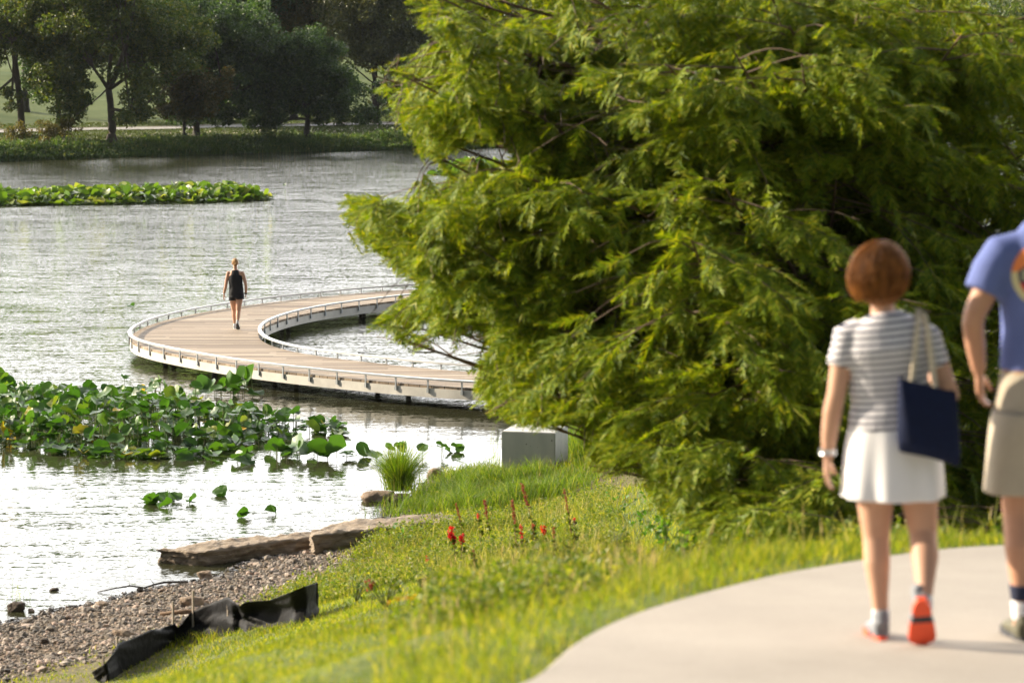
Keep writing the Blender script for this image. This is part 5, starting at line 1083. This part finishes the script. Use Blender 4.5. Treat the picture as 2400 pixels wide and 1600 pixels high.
def shoe(name, heel, toe, up, parent, m_up, m_sole, wd=.048, sock=None):
    """heel / toe: ends of the sole; up: direction from the sole to the ankle"""
    heel, toe, up = (np.array(a, float) for a in (heel, toe, up)); d = toe - heel; L = np.linalg.norm(d); d /= L; up = up - d * (up @ d); up /= np.linalg.norm(up); s = np.cross(d, up)
    v = Vol(); c = lambda t, h: heel + d * t * L + up * h
    v.t([c(.03, .045), c(.12, .045), c(.35, .042), c(.6, .036), c(.8, .030), c(.96, .026)], [(.026, .040), (.036, .046), (.036, .040), (wd * .92, .032), (wd * .88, .026), (.022, .018)], 12, up)
    v.t([c(.12, .06), c(.17, .10), c(.2, .115)], [(.034, .044), (.034, .042), (.034, .04)], 12, d)
    o = v.skin(name, .007, m_up, parent, 4)
    t = np.linspace(0, 1, 15); wl = wd * (.62 + .30 * np.sin(np.clip((t - .25) * 2.3, -.9, 1.57)) ); wl = np.where(t < .12, wl * (.6 + .4 * t / .12), wl); wl = np.where(t > .85, wl * np.sqrt(np.clip(1 - ((t - .85) / .155) ** 2, .02, 1)), wl); wl = np.where((t > .3) & (t < .5), wl * .86, wl)
    V = []
    for h in (-.004, .022):
        for sg in (-1, 1): V.append(heel + d * (t * L)[:, None] + up * h + s * (sg * wl)[:, None])
    V = np.concatenate(V); n = 15; i = np.arange(n - 1); F = []
    for a, b in ((0, 1), (1, 3), (3, 2), (2, 0)): F.append(np.stack([a * n + i, a * n + i + 1, b * n + i + 1, b * n + i], 1))
    F.append(np.array([[0, n, 3 * n, 2 * n], [n - 1, 3 * n - 1, 4 * n - 1, 2 * n + n - 1]])); F[-1][1] = [n - 1, 2 * n - 1, 4 * n - 1, 3 * n - 1]
    FF = np.concatenate(F); tq = np.concatenate([np.tile((t[:-1] + t[1:]) / 2, 4), [0, 1]]); mesh_np('sole', V, FF, [m_sole, M_dark], o, False, ((tq > .33) & (tq < .47)).astype(int))
    return o
def ring(name, c, d, ra, rb, wd, m, parent, th=.004):
    d = np.array(d, float); d /= np.linalg.norm(d); P = [np.array(c) - d * wd / 2, np.array(c) + d * wd / 2]; V1, F1 = sweep(P, [(ra, rb)] * 2, 18, (0, 1, 0), False); V2, F2 = sweep(P, [(ra + th, rb + th)] * 2, 18, (0, 1, 0), False)
    n = 18; j = np.arange(n); k = (j + 1) % n; q = 36; F = [F1[0][:, ::-1], F2[0] + q, np.stack([j, k, k + q, j + q], 1), np.stack([n + j, n + j + q, n + k + q, n + k], 1)]
    return mesh_np(name, np.concatenate([V1, V2]), np.concatenate(F), m, parent, True)
def shell(name, rows, m, parent, n=40, th=.006, fold=None):
    """open cloth: rows of (cx, cy, z, rx, ry); fold(angle, t) adds to the radius"""
    a = np.linspace(0, 2 * np.pi, n, endpoint=False); V = []
    for k, (cx, cy, z, rx, ry) in enumerate(rows):
        f = fold(a, k / (len(rows) - 1)) if fold else 0
        zz = z if np.ndim(z) else z + 0 * a
        V.append(np.stack([cx + np.cos(a) * (rx + f), cy + np.sin(a) * (ry + f), zz], 1))
    V = np.concatenate(V); j = np.arange(n); k = (j + 1) % n; F = np.concatenate([np.stack([r * n + j, r * n + k, (r + 1) * n + k, (r + 1) * n + j], 1) for r in range(len(rows) - 1)])
    o = mesh_np(name, V, F, m, parent, True); s = o.modifiers.new('thick', 'SOLIDIFY'); s.thickness = th; u = o.modifiers.new('sub', 'SUBSURF'); u.levels = 1; u.render_levels = 1
    return o
# ---------------- the woman on the path
def on_path(px, Y): X = (px - PW / 2) / FPX * (Y * math.cos(PITCH) + (CAM_H - 4.84) * math.sin(PITCH)); return Vector((X, Y, float(path_z(np.array([X]), np.array([Y]))[0])))
b = on_path(2087, 11.3); wo = empty('person', b); tag(wo, 'woman with auburn bob in striped top and white skirt walking up the path', 'person')
v = Vol()
q, M, k = head(v, (-.055, .035, 1.475), .215, R(-6), R(-4))
v.t([(-.045, .0, 1.27), (-.05, .008, 1.36), (-.055, .02, 1.42)], [.055, .048, .05])
v.t([(0, 0, .72), (0, 0, .80), (-.005, 0, .90), (-.015, 0, .99), (-.025, 0, 1.10), (-.03, -.005, 1.20), (-.035, -.005, 1.265), (-.04, 0, 1.31)], [(.165, .115), (.172, .122), (.155, .105), (.142, .098), (.152, .108), (.165, .112), (.148, .085), (.07, .06)], 20)
for s in (-1, 1): v.e((-.03 + s * .140, -.005, 1.25), (.046, .046, .046))
# left arm hanging, right arm bent forward holding the straps
v.t([(-.19, 0, 1.25), (-.215, -.01, 1.13), (-.235, -.015, 1.0), (-.248, .0, .93), (-.258, .015, .83), (-.262, .025, .745)], [.047, .045, .039, .040, .033, .024])
hand(v, (-.262, .028, .745), (-.02, .03, -1), (.25, 1, 0), .165, .55)
v.t([(.125, 0, 1.25), (.165, -.015, 1.15), (.205, -.03, 1.04), (.225, -.03, 1.0), (.22, .06, 1.0), (.19, .17, 1.06), (.175, .22, 1.10)], [.047, .046, .041, .040, .038, .032, .024])
hand(v, (.175, .22, 1.10), (-.3, .45, .8), (-1, 0, .2), .165, 1.0)
# legs: left standing, right pushing off behind
v.t([(-.075, 0, .80), (-.07, .02, .62), (-.062, .03, .46), (-.060, .03, .41), (-.058, .005, .31), (-.048, -.005, .18), (-.040, -.005, .09), (-.038, .02, .045)], [.098, .083, .062, .056, .055, .038, .031, .032])
v.t([(.08, 0, .80), (.105, .01, .63), (.122, .0, .48), (.126, -.01, .43), (.125, -.075, .355), (.112, -.17, .25), (.102, -.225, .185), (.103, -.21, .14)], [.098, .084, .064, .058, .057, .038, .031, .03])
body = v.skin('body', .0085, M_skin, wo, 5)
face_bits(q, M, k, wo)
# hair: a rounded bob that hides the ears
hv = Vol(); hv.e((-.060, -.006, 1.482), (.112, .108, .130)); hv.e((-.072, -.020, 1.432), (.104, .088, .062))
def hd(co, no): 
    a = np.arctan2(co[:, 1] - .0, co[:, 0] + .058); return co + no * ((vnoise(np.column_stack([a * 14, co[:, 2] * 3, co[:, 0] * 0]), 1, 3) - .5) * .012 + (vnoise(np.column_stack([a * 45, co[:, 2] * 5, co[:, 0] * 0]), 1, 4) - .5) * .005)[:, None]
hv.skin('hair', .007, M_hair, wo, 40, hd)
hr = np.random.default_rng(5); sb = MB()
for k in range(1000):
    az = hr.uniform(0, 6.283); am = hr.uniform(2.0, 2.5) * (1 - .12 * max(0, math.cos(az))); ph = np.linspace(.06, 1, 10); P = []
    if math.sin(az) > .45: am = min(am, 1.1)
    wv_ = hr.normal() * .10; lift = hr.uniform(.98, 1.05)
    for u in ph:
        a_ = u * am; rr2 = math.sin(a_) * lift; az2 = az + wv_ * u
        P.append((-.060 - .014 * u + math.cos(az2) * .122 * rr2, -.008 + math.sin(az2) * .117 * rr2, 1.480 + (.140 if a_ < 1.57 else .125) * math.cos(a_) * lift))
    sb.tube(np.array(P) * 1.0, np.linspace(.0024, .0012, 10) , 3, cap=False)
tag(sb.build('strands', M_hair, wo, True), kind='stuff')
# striped top with short sleeves
tv = Vol(); tv.t([(0, 0, .87), (-.004, 0, .90), (-.014, 0, .99), (-.024, -.002, 1.10), (-.03, -.006, 1.20), (-.036, -.006, 1.268), (-.042, -.002, 1.318), (-.044, 0, 1.335)], [(.182, .132), (.178, .128), (.162, .115), (.166, .122), (.180, .126), (.165, .10), (.098, .076), (.072, .062)], 24)
for s, e in ((-1, [(-.135, 0, 1.268), (-.190, -.003, 1.238), (-.218, -.01, 1.115)]), (1, [(.075, 0, 1.268), (.128, -.006, 1.238), (.168, -.016, 1.115)])): tv.t(e, [.050, .061, .057], 16)
tv.skin('striped_top', .0085, M_stripe, wo, 5, lambda co, no: co + no * ((vnoise(co * np.array([1, 1, 2.2]), 9, 5) - .5) * .012)[:, None])
shell('skirt', [(0, 0, .90, .168, .120), (0, 0, .86, .176, .130), (0, 0, .78, .190, .145), (0, -.005, .71, .195, .150), (0, -.01, .65, .200, .155), (0, -.012, .60, .200, .158), (0, -.012, .585, .201, .159)], M_skirt, wo, 48, .006, lambda a, t: .012 * t * np.sin(a * 7 + .6) + .006 * t * np.sin(a * 13))
shoe('shoe', (-.042, -.075, .0), (-.055, .165, .0), (0, 0, 1), wo, M_grey, M_orange)
shoe('shoe', (.085, -.275, .215), (.105, -.175, .012), (0, .90, .43), wo, M_grey, M_orange, .060)
sv = Vol(); sv.t([(-.039, .0, .06), (-.041, -.005, .125)], [.037, .037]); sv.skin('sock', .006, M_white, wo, 3); sv = Vol(); sv.t([(.103, -.222, .165), (.106, -.20, .215)], [.036, .036]); sv.skin('sock', .006, M_white, wo, 3)
ring('watch', (-.262, .024, .765), (0, 0, 1), .030, .030, .022, M_silver, wo)
# tote bag hanging from her right shoulder: a thing of its own
tb = empty('tote_bag', b + Vector((.118, -.19, .772))); tag(tb, 'navy canvas tote bag with cream straps on the womans right shoulder', 'tote bag')
g_ = []
for kz, (z, wx, wy) in enumerate(((0, .110, .030), (.004, .122, .048), (.055, .126, .056), (.14, .123, .055), (.23, .118, .042), (.285, .114, .026), (.29, .113, .024))):
    a = np.linspace(0, 2 * np.pi, 40, endpoint=False); cx = np.sign(np.cos(a)) * np.abs(np.cos(a)) ** .45; cy = np.sign(np.sin(a)) * np.abs(np.sin(a)) ** .8
    g_.append(np.stack([cx * wx - .012 * (z / .32), cy * wy + .006 * np.sin(a * 5 + z * 20), z + .028 * (-cx) + .004 * np.sin(a * 3)], 1))
V = np.concatenate(g_ + [g_[0].mean(0)[None]]); n = 40; j = np.arange(n); k_ = (j + 1) % n; F = [np.concatenate([np.stack([r * n + j, r * n + k_, (r + 1) * n + k_, (r + 1) * n + j], 1) for r in range(6)]), np.stack([np.full(n, 7 * n), k_, j], 1)]
o = mesh_np('bag_body', V, F, M_navy, tb, True); s_ = o.modifiers.new('thick', 'SOLIDIFY'); s_.thickness = .004
for y0, xa, xb in ((-.026, -.082, .026), (.024, -.075, .03)):
    t = np.linspace(0, 1, 17); xs = np.interp(t, [0, .42, .5, .58, 1], [xa, -.035, -.022, -.005, xb]); zs = np.interp(t, [0, .42, .5, .58, 1], [.24, .553, .573, .553, .225]); ys = y0 + (np.interp(t, [0, .35, .5, .65, 1], [0, .11, .18, .11, 0]))
    P = np.stack([xs, ys, zs], 1); m_ = MB(); m_.tube(P, [(.011, .0035)] * 17, 8, (0, 1, .3)); m_.build('strap', M_rope, tb, True)
# ---------------- the man at the right edge
b = on_path(2452, 11.35); mn = empty('person', b); mn.scale = (1.015, 1.015, 1.018); tag(mn, 'tall man in blue t-shirt with round back print and stone shorts', 'person')
v = Vol(); q, M, k = head(v, (.03, .085, 1.79), .235, R(-14), 0)
v.t([(0, .01, 1.58), (.01, .03, 1.65), (.02, .055, 1.72)], [.075, .065, .062])
v.t([(0, 0, .92), (0, 0, 1.0), (0, 0, 1.12), (0, -.005, 1.25), (0, -.01, 1.38), (0, -.01, 1.50), (0, 0, 1.57), (0, .005, 1.62)], [(.168, .12), (.172, .125), (.165, .115), (.172, .115), (.195, .125), (.20, .115), (.15, .085), (.085, .07)], 20)
for s in (-1, 1): v.e((s * .19, -.005, 1.53), (.062, .062, .062))
v.t([(-.205, 0, 1.53), (-.262, -.03, 1.43), (-.318, -.05, 1.32), (-.325, -.045, 1.28), (-.305, .0, 1.18), (-.285, .03, 1.08)], [.058, .053, .046, .045, .041, .030]); hand(v, (-.285, .032, 1.08), (.10, .12, -1), (.35, 1, .1), .195, .8)
v.t([(.205, 0, 1.53), (.262, .0, 1.42), (.305, .03, 1.30), (.31, .05, 1.27), (.30, .13, 1.19), (.285, .20, 1.10)], [.058, .053, .046, .045, .041, .030]); hand(v, (.285, .205, 1.10), (0, .25, -1), (-.35, 1, .1), .195, .8)
v.t([(-.09, 0, 1.0), (-.11, -.01, .78), (-.122, -.01, .58), (-.124, -.015, .50), (-.120, -.055, .38), (-.112, -.06, .22), (-.105, -.055, .10), (-.105, -.03, .05)], [.115, .095, .072, .064, .066, .045, .037, .038])
v.t([(.09, 0, 1.0), (.105, .06, .78), (.11, .12, .58), (.11, .135, .50), (.108, .12, .38), (.105, .13, .22), (.10, .16, .10), (.10, .18, .05)], [.115, .095, .072, .064, .066, .045, .037, .038])
v.skin('body', .0095, M_skin_dark, mn, 5); face_bits(q, M, k, mn)
hv = Vol(); hv.e(q(0, -.022, .045), np.array([.082, .100, .082]) * k, M); hv.e(q(0, -.055, -.01), np.array([.072, .055, .06]) * k, M); hv.skin('hair', .008, M_hair3, mn, 4)
tv = Vol(); tv.t([(0, 0, 1.085), (0, 0, 1.13), (0, -.005, 1.25), (0, -.01, 1.38), (0, -.01, 1.51), (0, 0, 1.595), (0, .008, 1.655), (.003, .015, 1.69)], [(.208, .15), (.205, .148), (.205, .14), (.215, .142), (.225, .130), (.188, .104), (.128, .086), (.086, .075)], 24)
for s in (-1, 1): tv.t([(s * .13, 0, 1.575), (s * .20, -.004, 1.545), (s * .248, -.022, 1.48), (s * .285, -.035 * (1 if s < 0 else -.3), 1.395)], [.07, .086, .088, .084], 16)
ts = tv.skin('t_shirt', .0095, M_blue, mn, 5, lambda co, no: co + no * ((vnoise(co * np.array([1.6, 1, .6]), 7, 15) - .5) * .022)[:, None])
shell('shorts_waist', [(0, 0, 1.10, .192, .14), (0, 0, 1.04, .202, .150), (0, 0, .96, .218, .162), (0, 0, .88, .226, .17), (0, 0, .84, .224, .168)], M_khaki, mn, 44, .006)
for s, yy in ((-1, -.01), (1, .06)): shell('shorts_leg', [(s * .105, yy * .3, .93, .122, .15), (s * .115, yy * .6, .84, .128, .145), (s * .125, yy, .74, .124, .132), (s * .132, yy * 1.4, .64, .124, .126), (s * .135, yy * 1.5, .595, .126, .126)], M_khaki, mn, 36, .006, lambda a, t: .006 * t * np.sin(a * 5 + 1))
ring('belt', (0, 0, 1.085), (0, 0, 1), .198, .146, .035, mat('tan belt', (.40, .25, .14), .6), mn)
shoe('shoe', (-.105, -.11, 0), (-.115, .19, 0), (0, 0, 1), mn, mat('olive shoe', (.09, .085, .05), .7, .2, 20), M_dark, .053); shoe('shoe', (.10, .10, .0), (.105, .40, 0.0), (0, 0, 1), mn, mat('olive shoe', (.09, .085, .05), .7, .2, 20), M_dark, .053)
for s, c in ((-1, [(-.106, -.052, .09), (-.110, -.058, .17)]), (1, [(.10, .165, .09), (.103, .15, .17)])): sv = Vol(); sv.t(c, [.043, .046]); sv.skin('sock', .007, M_white, mn, 3)
for s, c in ((-1, [(-.110, -.058, .17), (-.114, -.06, .235)]), (1, [(.103, .15, .17), (.105, .138, .235)])): sv = Vol(); sv.t(c, [.047, .052]); sv.skin('sock', .007, M_sockn, mn, 3)
# the round print on the back: sunset over a dark mountain with pale lettering, printed on the cloth
dg = bpy.context.evaluated_depsgraph_get(); cols = [mat('print ' + nme, c, .85) for nme, c in (('cream', (.62, .55, .30)), ('orange', (.75, .22, .06)), ('navy', (.02, .025, .06)), ('red', (.60, .03, .03)), ('gold', (.60, .36, .03)), ('pale', (.50, .48, .30)))]
V, F, MI, idx = [], [], [], {}; RR, C0, st_ = .128, np.array([-.056, 1.474]), .004; n_ = int(RR / st_) + 1
for iz in range(-n_, n_ + 1):
    for ix in range(-n_, n_ + 1):
        ok, loc, no_, fi_ = ts.ray_cast((C0[0] + ix * st_, -1, C0[1] + iz * st_), (0, 1, 0))
        if ok: idx[(ix, iz)] = len(V); V.append((loc[0], loc[1] - .0025, loc[2]))
BAR = ['110', '110', '110', '110', '110']                          # the lettering is too blurred to read: pale upright strokes only
for (ix, iz) in list(idx):
    if all((ix + a, iz + c) in idx for a, c in ((1, 0), (1, 1), (0, 1))):
        x, z = (ix + .5) * st_, (iz + .5) * st_; rr_ = math.hypot(x, z)
        if rr_ > RR: continue
        if rr_ > RR * .80: mi = 0 if z < -.01 else (0 if z < .012 else (1 if abs(x) > .05 else 4))
        elif z < -.03 and rr_ > RR * .66 : mi = 3
        elif z > .035 + .055 * (1 - abs(x + .02) / .06): mi = 1 if z < .08 else 4
        else: mi = 2
        if rr_ < RR * .80 and -.022 < z < .022 and abs(x) < .088:
            cidx = int((x + .088) / .025); u = (x + .088) % .025; gl = BAR; gx, gz_ = int(u / .0065), int((.022 - z) / .0088)
            if gx < 3 and gz_ < 5 and gl[gz_][gx] == '1': mi = 5
        F.append([idx[(ix, iz)], idx[(ix + 1, iz)], idx[(ix + 1, iz + 1)], idx[(ix, iz + 1)]]); MI.append(mi)
mesh_np('back_print', V, np.array(F), cols, mn, True, MI)
# ---------------- the woman on the boardwalk
b = pz(555, 771, DECK_Z); w2 = empty('person', b); tag(w2, 'woman in black sleeveless top and shorts walking away on the boardwalk', 'person')
v = Vol(); q, M, k = head(v, (-.025, .02, 1.575), .22, R(-4), R(5))
v.t([(-.02, 0, 1.38), (-.02, .0, 1.45), (-.025, .005, 1.50)], [.055, .046, .05])
v.t([(0, 0, .82), (-.005, 0, .92), (-.01, 0, 1.05), (-.015, 0, 1.18), (-.02, -.005, 1.30), (-.02, 0, 1.38), (-.02, 0, 1.42)], [(.165, .115), (.165, .115), (.142, .098), (.150, .105), (.168, .108), (.125, .08), (.065, .06)], 20)
for s in (-1, 1): v.e((-.02 + s * .165, -.005, 1.335), (.054, .05, .052))
v.t([(-.19, 0, 1.335), (-.222, -.01, 1.2), (-.245, -.01, 1.07), (-.252, .0, 1.02), (-.28, .02, .92), (-.302, .04, .825)], [.048, .044, .038, .038, .033, .024]); hand(v, (-.302, .042, .825), (-.05, .12, -1), (.2, 1, 0), .175, .35)
v.t([(.15, 0, 1.335), (.195, -.015, 1.2), (.225, -.03, 1.07), (.232, -.03, 1.02), (.226, .02, .92), (.216, .06, .835)], [.048, .044, .038, .038, .033, .024]); hand(v, (.216, .062, .835), (-.08, .2, -1), (-.2, 1, 0), .165, 1.0)
v.t([(-.085, 0, .86), (-.085, .05, .66), (-.075, .09, .50), (-.07, .095, .44), (-.066, .08, .33), (-.06, .09, .2), (-.058, .12, .09), (-.058, .14, .05)], [.10, .082, .063, .056, .056, .039, .031, .032])
v.t([(.075, 0, .86), (.062, -.03, .66), (.052, -.06, .50), (.05, -.065, .44), (.046, -.12, .35), (.042, -.19, .235), (.04, -.225, .165), (.042, -.21, .12)], [.10, .082, .063, .056, .056, .039, .031, .031])
v.skin('body', .009, M_skin, w2, 5); face_bits(q, M, k, w2)
hv = Vol(); hv.e(q(0, -.018, .035), np.array([.083, .100, .092]) * k, M); hv.e(q(.012, -.105, .06), np.array([.046, .040, .050]) * k); hv.e(q(.02, -.10, .0), np.array([.035, .034, .055]) * k); hv.e(q(0, -.06, -.04), np.array([.05, .04, .045]) * k)
hv.skin('hair', .007, M_hair2, w2, 3, lambda co, no: co + no * ((vnoise(co, 40, 2) - .5) * .012)[:, None])
tv = Vol(); tv.t([(0, 0, .745), (0, 0, .82), (-.006, 0, .95), (-.012, 0, 1.08), (-.018, -.002, 1.2), (-.02, -.006, 1.30), (-.02, -.004, 1.375), (-.02, 0, 1.41)], [(.182, .14), (.180, .138), (.168, .126), (.165, .122), (.170, .122), (.155, .112), (.118, .088), (.088, .07)], 24)
tv.skin('sleeveless_top', .009, M_black, w2, 5, lambda co, no: co + no * ((vnoise(co, 8, 25) - .5) * .014)[:, None])
shell('shorts', [(0, 0, .86, .168, .122), (0, 0, .80, .178, .135), (0, -.002, .76, .182, .138)], M_black, w2, 40, .006)
for s, yy, z1 in ((-1, .03, .685), (1, -.02, .72)): shell('shorts_leg', [(s * .082, yy * .5, .80, .094, .11), (s * .086, yy, .74, .096, .108), (s * .086, yy * 1.2, z1, .097, .106)], M_black, w2, 30, .006)
M_pale = mat('pale grey trainers', (.50, .52, .54), .7, .15, 30); M_gsole = mat('dark grey sole', (.06, .065, .07), .7)
shoe('shoe', (-.06, .055, 0), (-.07, .29, 0), (0, 0, 1), w2, M_pale, M_white); shoe('shoe', (.035, -.30, .165), (.05, -.14, .005), (0, .72, .69), w2, M_pale, M_gsole)
ring('wristwatch', (.217, .056, .85), (0, -.2, 1), .029, .029, .03, M_dark, w2); ring('bracelet', (-.300, .038, .84), (0, 0, 1), .028, .028, .012, M_silver, w2)
# ------------------------------------------------------------------ air: a very thin veil over the far bank
bm = bmesh.new(); bmesh.ops.create_cube(bm, size=1.0); bmesh.ops.scale(bm, vec=(1300, 900, 64), verts=bm.verts); bmesh.ops.translate(bm, vec=(0, 330, 28.4), verts=bm.verts)
me = bpy.data.meshes.new('haze'); bm.to_mesh(me); bm.free(); hm = bpy.data.materials.new('pale summer air'); hm.use_nodes = True; hn = hm.node_tree; hn.nodes.clear()
ho = hn.nodes.new('ShaderNodeOutputMaterial'); hv_ = hn.nodes.new('ShaderNodeVolumePrincipled'); hv_.inputs['Color'].default_value = (.85, .92, 1.0, 1); hv_.inputs['Density'].default_value = .000045; hv_.inputs['Anisotropy'].default_value = .1
hn.links.new(hv_.outputs[0], ho.inputs['Volume']); tag(link('haze', me, hm), kind='stuff')
